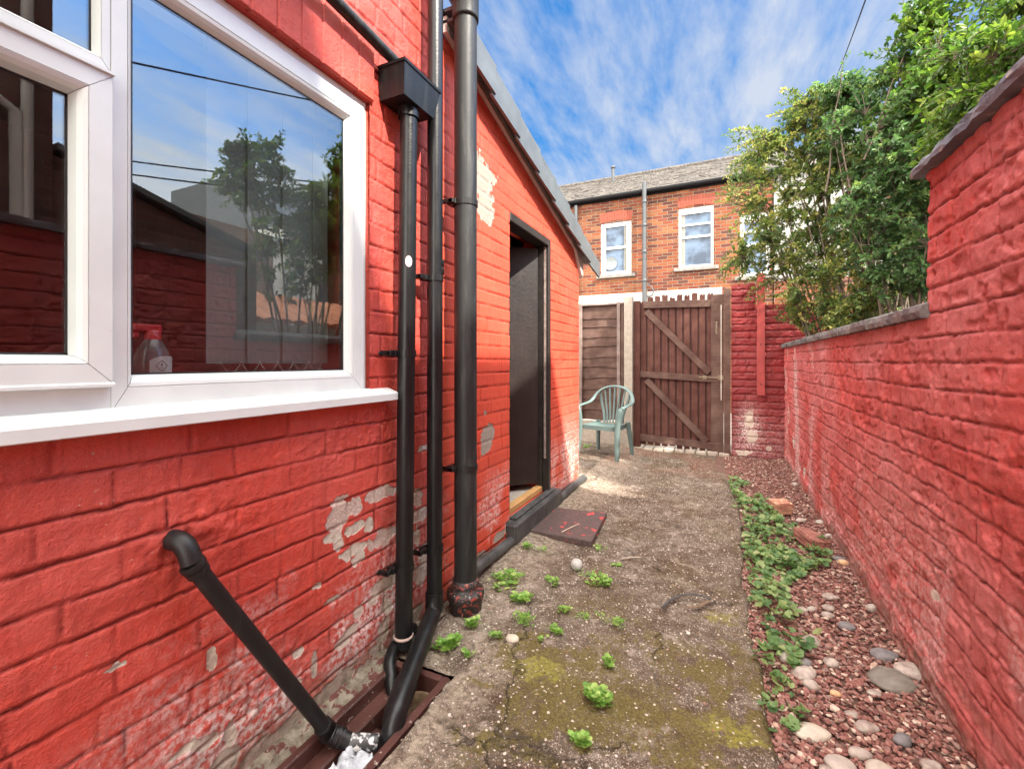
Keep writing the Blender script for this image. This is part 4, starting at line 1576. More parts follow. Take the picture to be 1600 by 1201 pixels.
b = MB()
n, m = 14, 14
vs = []
for i in range(n + 1):
    for j in range(m + 1):
        u = i / n * 2 - 1
        v = j / m * 2 - 1
        wx = 0.215 - 0.02 * (v + 1) / 2
        X = u * wx
        Yc = v * 0.215
        Zc = 0.415 - 0.016 * (1 - u * u) * (1 - v * v * 0.6) - 0.012 * max(0, v) - 0.03 * max(0, -v - 0.8) * 5 * 0.4
        vs.append(cpt(X, Yc, Zc))
off = len(vs)
vs += [v - Vector((0, 0, 0.008)) for v in vs]
fs = []
for i in range(n):
    for j in range(m):
        a = i * (m + 1) + j
        fs.append((a, a + m + 1, a + m + 2, a + 1))
        fs.append((off + a, off + a + 1, off + a + m + 2, off + a + m + 1))
b.add(vs, fs, True)
# skirt round the seat
sk = [(-0.215, 0.215), (-0.222, 0.0), (-0.218, -0.2), (-0.195, -0.222), (0, -0.232), (0.195, -0.222), (0.218, -0.2), (0.222, 0.0), (0.195, 0.215)]
for i in range(len(sk) - 1):
    a, c = sk[i], sk[i + 1]
    b.add([cpt(a[0], a[1], 0.418), cpt(c[0], c[1], 0.418), cpt(c[0], c[1], 0.365), cpt(a[0], a[1], 0.365),
           cpt(a[0] * 0.97, a[1] * 0.97, 0.418), cpt(c[0] * 0.97, c[1] * 0.97, 0.418), cpt(c[0] * 0.97, c[1] * 0.97, 0.365), cpt(a[0] * 0.97, a[1] * 0.97, 0.365)],
          [(0, 1, 2, 3), (7, 6, 5, 4), (3, 2, 6, 7), (0, 4, 5, 1)])
b.build('seat', M_CH, ch)
# arch of the back running down into the arms
arch = [(-0.285, -0.20, 0.635), (-0.290, -0.05, 0.655), (-0.285, 0.10, 0.665), (-0.275, 0.19, 0.70), (-0.23, 0.245, 0.80), (-0.12, 0.275, 0.865), (0, 0.282, 0.880),
        (0.12, 0.275, 0.865), (0.23, 0.245, 0.80), (0.275, 0.19, 0.70), (0.285, 0.10, 0.665), (0.290, -0.05, 0.655), (0.285, -0.20, 0.635)]
b = MB()
sp = smooth_path(arch, 3)
b.tube([cpt(*p) for p in sp], 0.024, 10, flat=(1.0, 0.42), up=(0, -0.35, 1))
b.build('back_rim_and_arms', M_CH, ch)
for k, t in enumerate((-0.19, -0.125, -0.063, 0, 0.063, 0.125, 0.19)):
    b = MB()
    zt = 0.868 - 0.9 * t * t * 1.6
    pth = smooth_path([(t * 0.62, 0.205, 0.41), (t * 0.68, 0.225, 0.52), (t * 0.95, 0.25, 0.68), (t * 1.12, 0.272, zt)], 2)
    b.tube([cpt(*p) for p in pth], 0.0125 if abs(t) < 0.18 else 0.018, 8, flat=(1.0, 0.45), up=(0, -1, 0.1))
    b.build('slat', M_CH, ch)
for s_ in (-1, 1):
    b = MB()
    pth = smooth_path([(s_ * 0.285, -0.205, 0.632), (s_ * 0.272, -0.212, 0.60), (s_ * 0.245, -0.218, 0.45), (s_ * 0.252, -0.245, 0.20), (s_ * 0.262, -0.275, 0.0)], 2)
    b.tube([cpt(*p) for p in pth], [0.022 + 0.016 * math.sin(math.pi * min(1, i / len(pth) * 1.1)) for i in range(len(pth))], 8, flat=(0.9, 0.5), up=(0, -1, 0))
    b.tube([cpt(*p) for p in [(s_ * 0.262, -0.20, 0.42), (s_ * 0.27, -0.22, 0.2), (s_ * 0.275, -0.25, 0.0)]], [0.02, 0.014, 0.012], 6, flat=(0.5, 1.0), up=(0, -1, 0))
    b.build('leg', M_CH, ch)
    b = MB()
    pth = smooth_path([(s_ * 0.20, 0.20, 0.43), (s_ * 0.215, 0.225, 0.30), (s_ * 0.235, 0.265, 0.0)], 2)
    b.tube([cpt(*p) for p in pth], [0.036 - 0.012 * i / len(pth) for i in range(len(pth))], 8, flat=(0.9, 0.4), up=(0, -1, 0))
    b.build('leg', M_CH, ch)

# ================================================================== FAR HOUSE
FY = 11.5


def far_brick(name, cs, mort, sc=1.0):
    t = NT(name)
    s = t.sep()
    cb = t.n.new('ShaderNodeCombineXYZ')
    t.l.new(t.math('ADD', s[0], s[1]), cb.inputs[0])
    t.l.new(s[2], cb.inputs[1])
    # slight unevenness of the courses
    ad = t.n.new('ShaderNodeVectorMath')
    ad.operation = 'MULTIPLY_ADD'
    t.l.new(t.noise(6, 3, out=1), ad.inputs[0])
    ad.inputs[1].default_value = (0.02, 0.02, 0.0)
    t.l.new(cb.outputs[0], ad.inputs[2])
    br = t.n.new('ShaderNodeTexBrick')
    t.l.new(ad.outputs[0], br.inputs['Vector'])
    br.inputs['Scale'].default_value = 1.0
    br.inputs['Brick Width'].default_value = 0.235 * sc
    br.inputs['Row Height'].default_value = 0.077 * sc
    br.inputs['Mortar Size'].default_value = 0.0085 * sc
    br.inputs['Mortar Smooth'].default_value = 0.3
    br.inputs['Bias'].default_value = 0.1
    br.inputs['Color1'].default_value = (0, 0, 0, 1)
    br.inputs['Color2'].default_value = (1, 1, 1, 1)
    br.inputs['Mortar'].default_value = (0.5, 0.5, 0.5, 1)
    c = t.ramp(br.outputs['Color'], [(0.0, cs[0]), (0.3, cs[1]), (0.6, cs[2]), (0.85, cs[3]), (1.0, cs[4])])
    c = t.mix(t.math('MULTIPLY', t.ramp(t.noise(14, 4, 0.7), [(0.5, 0.0), (0.7, 1.0)]), 0.5), c, cs[5])
    c = t.mix(t.math('MULTIPLY', t.ramp(t.noise(1.3, 4, 0.6), [(0.42, 0.0), (0.62, 1.0)]), 0.6), c, cs[6], 'MULTIPLY')
    c = t.mix(br.outputs['Fac'], c, mort)
    t.bump(t.math('SUBTRACT', t.math('MULTIPLY', t.noise(50, 4), 0.5), br.outputs['Fac']), 0.012)
    return t.done(c, 0.85, Specular_IOR_Level=0.2)


M_FAR = far_brick('orange_far_brick', [(0.045, 0.022, 0.02), (0.15, 0.038, 0.02), (0.20, 0.058, 0.023), (0.235, 0.088, 0.036), (0.08, 0.032, 0.024), (0.17, 0.04, 0.02), (0.40, 0.36, 0.34)], (0.165, 0.125, 0.095))
M_DARKB = far_brick('dark_sooty_brick', [(0.07, 0.042, 0.038), (0.12, 0.06, 0.05), (0.15, 0.075, 0.06), (0.17, 0.10, 0.08), (0.09, 0.05, 0.045), (0.12, 0.055, 0.045), (0.8, 0.75, 0.72)], (0.15, 0.12, 0.10))
M_ARCH = simple('orange_arch_brick', (0.215, 0.042, 0.02), (0.17, 0.033, 0.016), 6, 0.8, 0.004, 30)
M_SILL = simple('stone_sill', (0.13, 0.12, 0.11), (0.20, 0.18, 0.16), 12, 0.8, 0.003, 40)
M_GUT = simple('black_gutter', (0.006, 0.006, 0.007), rough=0.6, Specular_IOR_Level=0.12)
M_GREYP = simple('grey_downpipe', (0.055, 0.060, 0.065), (0.04, 0.045, 0.05), 10, 0.45)
M_FUPVC = simple('far_white_frame', (0.50, 0.50, 0.48), (0.44, 0.44, 0.42), 9, 0.5)
tg2 = NT('far_window_glass')
tg2.done(tg2.mix(tg2.ramp(tg2.noise(2.2, 3), [(0.42, 0.0), (0.58, 1.0)]), (0.035, 0.05, 0.075), (0.09, 0.13, 0.19)), 0.12, Specular_IOR_Level=0.25)
M_FGL = tg2.m

fh = thing('terraced_house', 'far orange brick terraced house with a grey slate roof beyond the gate', 'house', (-1.0, FY, 0))
HX0, HX1 = -9.0, 1.05
EZ = 5.27
WIN = [(-2.80, -2.03, 3.335, 4.66), (-0.915, -0.15, 3.36, 4.78), (0.40, 1.02 - 0.02, 3.05, 4.45)]
b = MB()
xs = [HX0]
for w in WIN:
    xs += [w[0], w[1]]
xs.append(HX1)
# facade with real openings: reveal depth 0.1
for i in range(0, len(xs), 2):
    b.box(xs[i], xs[i + 1], FY, FY + 0.22, -0.3, EZ)
for w in WIN:
    b.box(w[0] + 0.0001, w[1] - 0.0001, FY, FY + 0.22, -0.3, w[2])
    b.box(w[0] + 0.0001, w[1] - 0.0001, FY, FY + 0.22, w[3], EZ)
b.box(HX0, HX1, FY + 0.221, FY + 7, -0.3, EZ - 0.1)
b.build('wall', M_FAR, fh)
b = MB()
b.box(HX0, 0.03, FY - 0.06, FY - 0.004, -0.3, 2.838)
b.build('rendered_lower_wall', simple('aged_white_render', (0.40, 0.385, 0.34), (0.32, 0.305, 0.27), 3, 0.8, 0.002, 30), fh)
for k, w in enumerate(WIN):
    x0, x1, z0, z1 = w
    f_ = MB()
    fw = 0.085 if k != 1 else 0.055
    yb = FY + 0.05
    fr_ = [(x0, x0 + fw, z0, z1), (x1 - fw, x1, z0, z1), (x0 + fw, x1 - fw, z0, z0 + fw), (x0 + fw, x1 - fw, z1 - fw - 0.02, z1)]
    if k == 0:
        fr_.append((x0 + fw, x1 - fw, (z0 + z1) / 2 - 0.01, (z0 + z1) / 2 + 0.055))
    else:
        fr_.append((x0 + fw, x1 - fw, z0 + (z1 - z0) * 0.49, z0 + (z1 - z0) * 0.49 + 0.05))
        fr_.append((x0 + fw, x1 - fw, z0 + (z1 - z0) * 0.70, z0 + (z1 - z0) * 0.70 + 0.04))
        fr_.append((x0 + fw, x1 - fw, z1 - fw - 0.09, z1 - fw - 0.0205))
    for q in fr_:
        f_.box(q[0], q[1], yb - 0.03, yb + 0.04, q[2], q[3])
    if k == 0:
        # opening casement lining
        for q in ((x0 + fw, x0 + fw + 0.035, z0 + fw, z1 - fw - 0.02), (x1 - fw - 0.035, x1 - fw, z0 + fw, z1 - fw - 0.02)):
            f_.box(q[0] + 0.0005, q[1] - 0.0005, yb - 0.045, yb + 0.03, q[2] + 0.001, q[3] - 0.001)
    wo_ = f_.build('window', M_FUPVC, fh)
    g = MB()
    g.box(x0 + 0.02, x1 - 0.02, yb + 0.01, yb + 0.014, z0 + 0.02, z1 - 0.02)
    g.build('pane', M_FGL, wo_)
    if k < 2:
        cu = MB()
        pts = []
        cx0, cx1 = (x1 - fw - 0.10, x1 - fw) if k == 0 else (x0 + fw, x0 + fw + 0.09)
        for i in range(10):
            cu.tube([(cx0 + (cx1 - cx0) * i / 10, yb + 0.004, z0 + fw), (cx0 + (cx1 - cx0) * i / 10, yb + 0.004, z1 - fw)], 0.006, 6)
        cu.build('curtain', simple('curtain_%d' % k, (0.26, 0.25, 0.22), rough=0.9), wo_)
    s = MB()
    s.box(x0 - 0.11, x1 + 0.11, FY - 0.06, FY - 0.001, z0 - 0.085, z0 - 0.003, bev=0.01)
    s.build('stone_sill', M_SILL, fh)
    # segmental arch of rubbed bricks, each brick a wedge proud of the wall
    a = MB()
    nb = 13
    for i in range(nb):
        t0 = (i + 0.06) / nb * 2 - 1
        t1 = (i + 0.94) / nb * 2 - 1
        cxm = (x0 + x1) / 2
        hw = (x1 - x0) / 2

        def zc_(t):
            return z1 + 0.012 + 0.05 * (1 - t * t)
        a.prism([(cxm + t0 * hw, zc_(t0) - 0.01), (cxm + t1 * hw, zc_(t1) - 0.01), (cxm + t1 * hw * 1.12, zc_(t1) + 0.225), (cxm + t0 * hw * 1.12, zc_(t0) + 0.225)], 'y', FY - 0.007, FY + 0.05)
    a.build('brick_arch', M_ARCH, fh)
# window dressings seen through the left far window: a pale round ornament
b = MB()
b.lathe([(0.0001, 0), (0.15, 0.004), (0.17, 0.012)], (-2.56, FY + 0.055, 3.64), 24, axis=(0, -1, 0))
b.build('round_ornament', simple('pale_ornament', (0.16, 0.18, 0.19), rough=0.5), fh)
# gutter with fascia and pipes
b = MB()
b.tube([(HX0, FY - 0.09, EZ + 0.02), (HX1, FY - 0.09, EZ + 0.035)], 0.058, 12)
b.box(HX0, HX1, FY - 0.04, FY - 0.002, EZ - 0.05, EZ + 0.08)
b.build('gutter', M_GUT, fh)
b = MB()
b.tube([(-1.69, FY - 0.16, 5.48), (-1.69, FY - 0.16, 2.3)], 0.052, 12)
for z in (5.02, 4.45, 3.8, 3.1):
    b.lathe([(0.054, -0.035), (0.063, -0.03), (0.063, 0.03), (0.054, 0.035)], (-1.69, FY - 0.16, z), 14)
b.build('drainpipe', M_GREYP, fh)
b = MB()
pth = [(-1.62, FY - 0.12, 3.02), (-1.52, FY - 0.12, 2.93), (-1.47, FY - 0.12, 2.80), (-1.55, FY - 0.12, 2.70), (-1.65, FY - 0.13, 2.72)]
b.tube(smooth_path(pth, 2), 0.014, 8)
b.build('overflow_loop', M_GREYP, fh)
b = MB()
b.tube([(-3.44, FY - 0.08, 5.2), (-3.44, FY - 0.08, 2.8)], 0.045, 10)
b.build('side_pipe', M_GREYP, fh)
# roof: rows of slates with ragged tails
rw = 0
vs, fs = [], []
pitch = R_(30)
rr_ = np.random.default_rng(3)
b = MB()
nrow = 13
for r in range(nrow):
    d0 = r * 0.20
    x = HX0 + (r % 2) * 0.12
    while x < HX1:
        w = 0.24
        dd0 = d0 - rr_.uniform(0, 0.022)
        lift = 0.022 + rr_.uniform(-0.004, 0.010)
        d1 = d0 + 0.24
        y0_, z0_ = FY - 0.10 + dd0 * math.cos(pitch), EZ + 0.07 + dd0 * math.sin(pitch) + lift
        y1_, z1_ = FY - 0.10 + d1 * math.cos(pitch), EZ + 0.07 + d1 * math.sin(pitch) + 0.004
        tw = rr_.uniform(-0.005, 0.005)
        b.add([(x, y0_, z0_ + tw), (x + w - 0.006, y0_, z0_ - tw), (x + w - 0.006, y1_, z1_), (x, y1_, z1_), (x, y0_, z0_ + tw - 0.014), (x + w - 0.006, y0_, z0_ - tw - 0.014)], [(0, 1, 2, 3), (0, 4, 5, 1)])
        x += w
    rw += 1
M_ROOF = simple('old_stone_slate', (0.060, 0.052, 0.044), (0.095, 0.081, 0.066), 3.5, 0.9, 0.01, 22, specks=((0.035, 0.03, 0.028), 16, 0.52))
RYE = FY - 0.10 + nrow * 0.20 * math.cos(pitch)
RZE = EZ + 0.07 + nrow * 0.20 * math.sin(pitch)
b.add([(HX0, FY - 0.1, EZ + 0.06), (HX1, FY - 0.1, EZ + 0.06), (HX1, RYE, RZE - 0.01), (HX0, RYE, RZE - 0.01), (HX1, RYE + 3, RZE - 1.0), (HX0, RYE + 3, RZE - 1.0)], [(0, 1, 2, 3), (3, 2, 4, 5)])
roof = b.build('roof', M_ROOF, fh)
b = MB()
x = HX0
while x < HX1:
    b.tube([(x, RYE, RZE + 0.0), (x + 0.44, RYE, RZE + 0.0)], 0.075, 8)
    x += 0.45
b.build('ridge_tiles', M_ROOF, roof)
b = MB()
vp = on_y(958, 280, RYE - 0.4)
b.tube([(vp.x, RYE - 0.4, RZE - 0.3), (vp.x, RYE - 0.4, RZE + 0.16)], 0.045, 10)
b.lathe([(0.06, 0.15), (0.075, 0.17), (0.06, 0.21), (0.0001, 0.22)], (vp.x, RYE - 0.4, RZE), 12)
b.build('vent_pipe', M_GREYP, roof)

# neighbour of the far house: pale rendered, seen through the leaves
ph = thing('rendered_house', 'white rendered house seen through the shrub beyond the yard wall', 'house', (3.0, FY, 0))
b = MB()
b.box(HX1 + 0.02, 3.05, FY - 0.02, FY + 6, 2.9, EZ)
b.build('wall', simple('grey_white_render', (0.24, 0.24, 0.225), (0.19, 0.19, 0.175), 3, 0.8), ph)
b = MB()
b.box(HX1 + 0.02, 12.0, FY - 0.021, FY - 0.0205, -0.3, 2.9)
b.box(HX1 + 0.02, 3.05, FY - 0.02, FY + 6, -0.3, 2.899)
b.box(3.06, 12.0, FY - 0.02, FY + 6, -0.3, EZ)
b.build('brick_wall', M_FAR, ph)
b = MB()
b.add([(HX1, FY - 0.15, EZ + 0.02), (12, FY - 0.15, EZ + 0.02), (12, RYE, RZE), (HX1, RYE, RZE), (12, RYE + 3, RZE - 1), (HX1, RYE + 3, RZE - 1)], [(0, 1, 2, 3), (3, 2, 4, 5)])
b.build('roof', M_ROOF, ph)
for x in (4.4, 6.3):
    f_ = MB()
    f_.box(x, x + 0.8, FY - 0.05, FY - 0.0215, 3.3, 4.6)
    wo_ = f_.build('window', M_UPVC, ph)
    g = MB()
    g.box(x + 0.07, x + 0.73, FY - 0.054, FY - 0.0505, 3.37, 3.92)
    g.box(x + 0.07, x + 0.73, FY - 0.054, FY - 0.0505, 3.98, 4.53)
    g.build('pane', M_FGL, wo_)

# ================================================================== NEIGHBOUR'S BUILDINGS (right, seen in the window and shading the yard)
nb1 = thing('neighbour_wing', 'dark brick two storey rear wing of the neighbouring house reflected in the window', 'building', (2.6, -1, 0))
b = MB()
b.box(2.26, 6.0, -0.86, 1.66, -0.3, 4.82)
b.box(2.25, 6.0, -6.0, -0.861, -0.3, 6.4)
b.build('wall', M_DARKB, nb1)
b = MB()
b.add([(2.16, -0.85, 4.83), (2.16, 1.70, 4.83), (4.2, 1.70, 5.0), (4.2, -0.85, 5.0)], [(0, 1, 2, 3)])
b.box(2.17, 6.0, -6.0, -0.8, 6.41, 6.5)
b.build('roof', M_SLATE, nb1)
b = MB()
b.tube([(2.20, 1.50, 4.8), (2.20, 1.50, 0.0)], 0.034, 12)
b.tube([(2.20, 1.30, 3.0), (2.20, 1.44, 2.92), (2.20, 1.46, 0)], 0.035, 12)
b.build('drainpipe', M_WHITE, nb1)
for (a, c, z0, z1) in ((-0.2, 0.7, 1.0, 2.0), (0.0, 0.8, 3.0, 4.1)):
    f_ = MB()
    f_.box(2.235, 2.259, a, c, z0, z1)
    w_ = f_.build('window', M_SEAL, nb1)
nb2 = thing('neighbour_lean_to', 'dark lean-to outhouse with sloping roof edge reflected in the window', 'building', (2.8, 2.6, 0))
b = MB()
b.prism([(1.67, -0.3), (3.35, -0.3), (3.35, 2.25), (1.67, 2.72)], 'x', 2.28, 4.5)
b.build('wall', M_DARKB, nb2)
b = MB()
b.add([(2.20, 1.67, 2.75), (2.20, 3.45, 2.26), (4.5, 3.45, 2.26), (4.5, 1.67, 2.75), (2.20, 1.67, 2.80), (2.20, 3.45, 2.31), (4.5, 3.45, 2.31), (4.5, 1.67, 2.80)],
      [(0, 1, 2, 3), (7, 6, 5, 4), (0, 4, 5, 1), (1, 5, 6, 2), (2, 6, 7, 3), (3, 7, 4, 0)])
b.build('roof', M_SLATE, nb2)
# pale house with brick side, further off
nb3 = thing('pale_side_house', 'pale rendered house with a brick gable reflected in the window', 'house', (12, 9, 0))
b = MB()
b.box(10.0, 16.0, 9.8, 20.0, -0.3, 5.4)
b.build('rendered_wall', simple('bright_render', (0.78, 0.78, 0.76), (0.72, 0.72, 0.70), 3, 0.8), nb3)
b = MB()
b.box(10.5, 16.0, 7.2, 9.79, -0.3, 5.1)
b.build('brick_wall', far_brick('buff_brick', [(0.16, 0.10, 0.08), (0.26, 0.16, 0.12), (0.30, 0.20, 0.15), (0.34, 0.24, 0.19), (0.22, 0.14, 0.10), (0.26, 0.16, 0.12), (0.85, 0.8, 0.78)], (0.30, 0.26, 0.22)), nb3)
b = MB()
b.box(9.7, 16, 9.8, 20, 5.41, 5.55)
b.prism([(9.7, 5.55), (16, 5.55), (16, 7.4), (13, 7.4)], 'y', 9.8, 20)
b.build('roof', M_SLATE, nb3)
f_ = MB()
f_.box(9.96, 9.995, 11.0, 12.0, 2.6, 3.9)
w_ = f_.build('window', M_UPVC, nb3)
g = MB()
g.box(9.95, 9.958, 11.1, 11.9, 2.7, 3.8)
g.build('pane', M_FGL, w_)
# terracotta roofed shed
nb4 = thing('tiled_shed', 'low shed with orange clay tile roof reflected in the window', 'shed', (5, 6, 0))
b = MB()
b.box(4.3, 6.0, 4.5, 8.0, -0.3, 1.75)
b.build('wall', M_WHITE, nb4)
b = MB()
for i in range(14):
    b.tube([(4.15, 4.4 + i * 0.27, 1.78), (5.3, 4.4 + i * 0.27, 2.35)], 0.14, 8, flat=(1, 0.4))
b.build('roof', simple('clay_tile', (0.55, 0.22, 0.11), (0.42, 0.15, 0.08), 5, 0.8, 0.01, 20), nb4)

# overhead cables
def cable(p0, p1, drop, r, label):
    P = []
    for i in range(25):
        t = i / 24
        p = Vector(p0).lerp(Vector(p1), t)
        p.z -= drop * 4 * t * (1 - t)
        P.append(p)
    b = MB()
    b.tube(P, r, 6)
    o = b.build('overhead_cable', M_GUT)
    tag(o, label, 'cable')


ca_ = Vector((0, 0, EYE)) + ray(1318, 88) * 7.0
cb_ = Vector((0, 0, EYE)) + ray(1349, 2) * 4.0
dcab = (cb_ - ca_)
cable(ca_ - dcab * 1.2, cb_ + dcab * 1.0, 0.05, 0.006, 'thin dark cable rising from the shrub into the sky')
cable((14.0, 3.0, 6.3), (3.0, 9.5, 5.2), 0.25, 0.018, 'dark cable behind the yard wall, upper of the close pair reflected low in the window')
cable((14.0, 3.0, 6.0), (3.0, 9.5, 4.9), 0.25, 0.018, 'dark cable behind the yard wall, lower of the close pair reflected low in the window')
#==PART4==
# ================================================================== GROUND
def path_edge(yv):
    """x of the path's right edge as a function of y"""
    return 0.125 + 0.03 * math.sin(yv * 2.1) - 0.02 * (yv - 2.5)


def ground_z(X, Y):
    z = (fbm(X * 1.7, Y * 1.7, 501, 3) - 0.5) * 0.02
    z += (fbm(X * 9, Y * 9, 502, 4) - 0.5) * 0.010
    z += (fbm(X * 45, Y * 45, 503, 3) - 0.5) * 0.0085
    # rises towards the outhouse foot
    z += sst(-0.75, -1.15, X) * sst(1.7, 2.6, Y) * 0.035
    return z


gx = np.concatenate([np.linspace(-1.20, 0.30, 215)])
gy = np.concatenate([np.linspace(0.55, 2.6, 290, endpoint=False), np.linspace(2.6, 6.3, 300)])
X, Y = np.meshgrid(gx, gy, indexing='ij')
Z = ground_z(X, Y)
edge = 0.125 + 0.03 * np.sin(Y * 2.1) - 0.02 * (Y - 2.5) + (fbm(X * 6, Y * 6, 504, 3) - 0.5) * 0.07
Z = Z - sst(-0.01, 0.035, X - edge) * 0.07
# settle below the gully frame
cut = (X < -0.858 + (fbm(Y * 11, Y * 0, 505) - 0.5) * 0.03) & (Y < 1.365)
ring_ = np.exp(-((X + 0.83) / 0.035) ** 2) * (Y < 1.4) * 0.008


def blob(cx_, cy_, rx, ry, seed):
    d = np.sqrt(((X - cx_) / rx) ** 2 + ((Y - cy_) / ry) ** 2) + (fbm(X * 16, Y * 16, seed, 5) - 0.5) * 2.6
    return 1 - sst(0.55, 1.15, d)


moss = np.zeros_like(X)
for i, (px, py, rx, ry) in enumerate(((860, 1050, 0.22, 0.20), (1115, 1140, 0.13, 0.09), (1130, 965, 0.10, 0.10), (1110, 1060, 0.09, 0.10), (880, 1120, 0.20, 0.10), (1190, 905, 0.05, 0.08), (1000, 1110, 0.2, 0.08),
                                      (935, 910, 0.08, 0.10), (1060, 1180, 0.2, 0.05), (1190, 1130, 0.06, 0.1), (1195, 1070, 0.05, 0.1), (1150, 1010, 0.08, 0.1), (1040, 1010, 0.16, 0.12), (905, 800, 0.3, 0.2), (1160, 800, 0.05, 0.3), (830, 1180, .2, .05))):
    p = on_z(px, py)
    s = 0.75 if i in (2, 5, 7, 11, 12) else (0.35 if i in (13, 14) else 1.0)
    moss = np.maximum(moss, blob(p.x, p.y, rx, ry, 520 + i) * s)
moss = np.maximum(moss, sst(0.42, 0.62, fbm(X * 5, Y * 5, 560, 5)) * (0.42 + 0.30 * sst(2.4, 1.5, Y)) * sst(-0.85, -0.6, X))
bright = np.zeros_like(X)
for i, (px, py, rx, ry) in enumerate(((1115, 1140, 0.09, 0.06), (850, 1050, 0.10, 0.06), (1130, 965, 0.06, 0.05))):
    p = on_z(px, py)
    bright = np.maximum(bright, blob(p.x, p.y, rx, ry, 580 + i))
red_ = sst(4.2, 5.4, Y) * sst(0.40, 0.60, fbm(X * 5, Y * 5, 570, 4)) * 0.8
pale = np.maximum(np.exp(-((X + 0.80) / 0.055) ** 2) * (Y < 1.36) * sst(0.3, 0.5, fbm(X * 14, Y * 14, 571)), sst(-0.72, -1.0, X) * sst(1.5, 1.8, Y) * 0.75)
pale = np.maximum(pale, sst(-0.55, -0.8, X) * sst(1.9, 1.5, Y) * sst(0.35, 0.55, fbm(X * 9, Y * 9, 572)) * 0.7)
idx = np.arange(X.size).reshape(X.shape)
F = np.stack([idx[:-1, :-1], idx[1:, :-1], idx[1:, 1:], idx[:-1, 1:]], -1).reshape(-1, 4)
cc_ = cut[:-1, :-1].ravel()
F = F[~cc_]
Z = Z + ring_ + moss * 0.004 * fbm(X * 70, Y * 70, 590, 2)
me = np_mesh('path', np.stack([X, Y, Z], -1).reshape(-1, 3), F, dict(moss=moss.ravel(), bright=bright.ravel(), redd=red_.ravel(), pale=pale.ravel()))
t = NT('mossy_concrete')
agg = t.vor(150, out='Color')
sepc = t.n.new('ShaderNodeSeparateColor')
t.l.new(agg, sepc.inputs[0])
c = t.ramp(sepc.outputs[0], [(0.0, (0.10, 0.075, 0.06)), (0.28, (0.22, 0.175, 0.14)), (0.55, (0.37, 0.305, 0.255)), (0.82, (0.52, 0.44, 0.37)), (0.97, (0.78, 0.70, 0.61))])
c = t.mix(t.ramp(t.vor(230), [(0.25, 0.0), (0.55, 1.0)]), c, (0.16, 0.13, 0.10))
c = t.mix(t.ramp(t.noise(2.6, 7, 0.7), [(0.38, 0.0), (0.62, 0.85)]), c, (0.55, 0.47, 0.41), 'MULTIPLY')
c = t.mix(t.ramp(t.noise(13, 6, 0.75), [(0.45, 0.0), (0.62, 0.8)]), c, (0.50, 0.42, 0.35), 'MULTIPLY')
c = t.mix(t.ramp(t.noise(7, 5, 0.7, 0.8), [(0.56, 0.0), (0.68, 0.5)]), c, (0.52, 0.45, 0.38))
c = t.mix(t.math('MULTIPLY', t.attr('pale'), t.ramp(t.noise(40, 5, 0.6), [(0.35, 0.0), (0.65, 0.75)])), c, (0.50, 0.42, 0.32))
c = t.mix(t.ramp(t.vor(190), [(0.10, 0.9), (0.22, 0.0)]), c, (0.09, 0.07, 0.055))
c = t.mix(t.math('MULTIPLY', t.attr('redd'), t.ramp(t.noise(50, 5, 0.6), [(0.4, 0.0), (0.6, 1.0)])), c, (0.22, 0.085, 0.055))
mm = t.ramp(t.math('ADD', t.attr('moss'), t.math('MULTIPLY', t.math('SUBTRACT', t.noise(50, 7, 0.8), 0.5), 3.4)), [(0.40, 0.0), (0.95, 1.0)])
mc = t.mix(t.ramp(t.noise(120, 4, 0.7), [(0.35, 0.0), (0.65, 1.0)]), (0.075, 0.060, 0.022), (0.20, 0.16, 0.045))
mc = t.mix(t.math('MULTIPLY', t.attr('bright'), t.ramp(t.noise(60, 4, 0.7), [(0.3, 0.0), (0.6, 1.0)])), mc, (0.30, 0.28, 0.05))
c = t.mix(t.math('MULTIPLY', mm, 0.85), c, mc)
sp2 = t.n.new('ShaderNodeSeparateColor')
t.l.new(t.vor(62, out='Color'), sp2.inputs[0])
wsp = t.math('MULTIPLY', t.ramp(sp2.outputs[1], [(0.86, 0.0), (0.88, 1.0)]), t.ramp(t.vor(62), [(0.22, 1.0), (0.34, 0.0)]))
c = t.mix(t.math('MULTIPLY', wsp, 0.8), c, (0.72, 0.64, 0.56))
ck = t.vor(1.15, vec=None, feat='DISTANCE_TO_EDGE')
va = t.n.new('ShaderNodeVectorMath')
va.operation = 'MULTIPLY_ADD'
t.l.new(t.noise(4.5, 5, 0.7, out=1), va.inputs[0])
va.inputs[1].default_value = (0.35, 0.35, 0)
t.l.new(t.pos, va.inputs[2])
ck = t.vor(1.15, vec=va.outputs[0], feat='DISTANCE_TO_EDGE')
crk = t.math('MULTIPLY', t.ramp(ck, [(0.002, 1.0), (0.007, 0.0)]), t.ramp(t.noise(2.1, 3), [(0.50, 0.0), (0.56, 1.0)]))
c = t.mix(t.math('MULTIPLY', crk, 0.55), c, (0.05, 0.042, 0.035))
h = t.math('ADD', t.math('MULTIPLY', t.vor(95), -1.0), t.math('SUBTRACT', t.math('MULTIPLY', t.noise(260, 4, 0.7), 0.8), t.math('MULTIPLY', crk, 2.0)))
t.bump(h, 0.007)
o = link('path', me, t.done(c, 0.92, Specular_IOR_Level=0.15))
tag(o, kind='structure')

X3, Y3 = np.meshgrid(np.linspace(-3.0, -1.19, 60), np.linspace(3.99, 6.0, 70), indexing='ij')
Z3 = ground_z(X3, Y3) + 0.003
idx = np.arange(X3.size).reshape(X3.shape)
F3 = np.stack([idx[:-1, :-1], idx[1:, :-1], idx[1:, 1:], idx[:-1, 1:]], -1).reshape(-1, 4)
o = link('path_corner', np_mesh('path_corner', np.stack([X3, Y3, Z3], -1).reshape(-1, 3), F3), bpy.data.materials['mossy_concrete'])
tag(o, kind='structure')

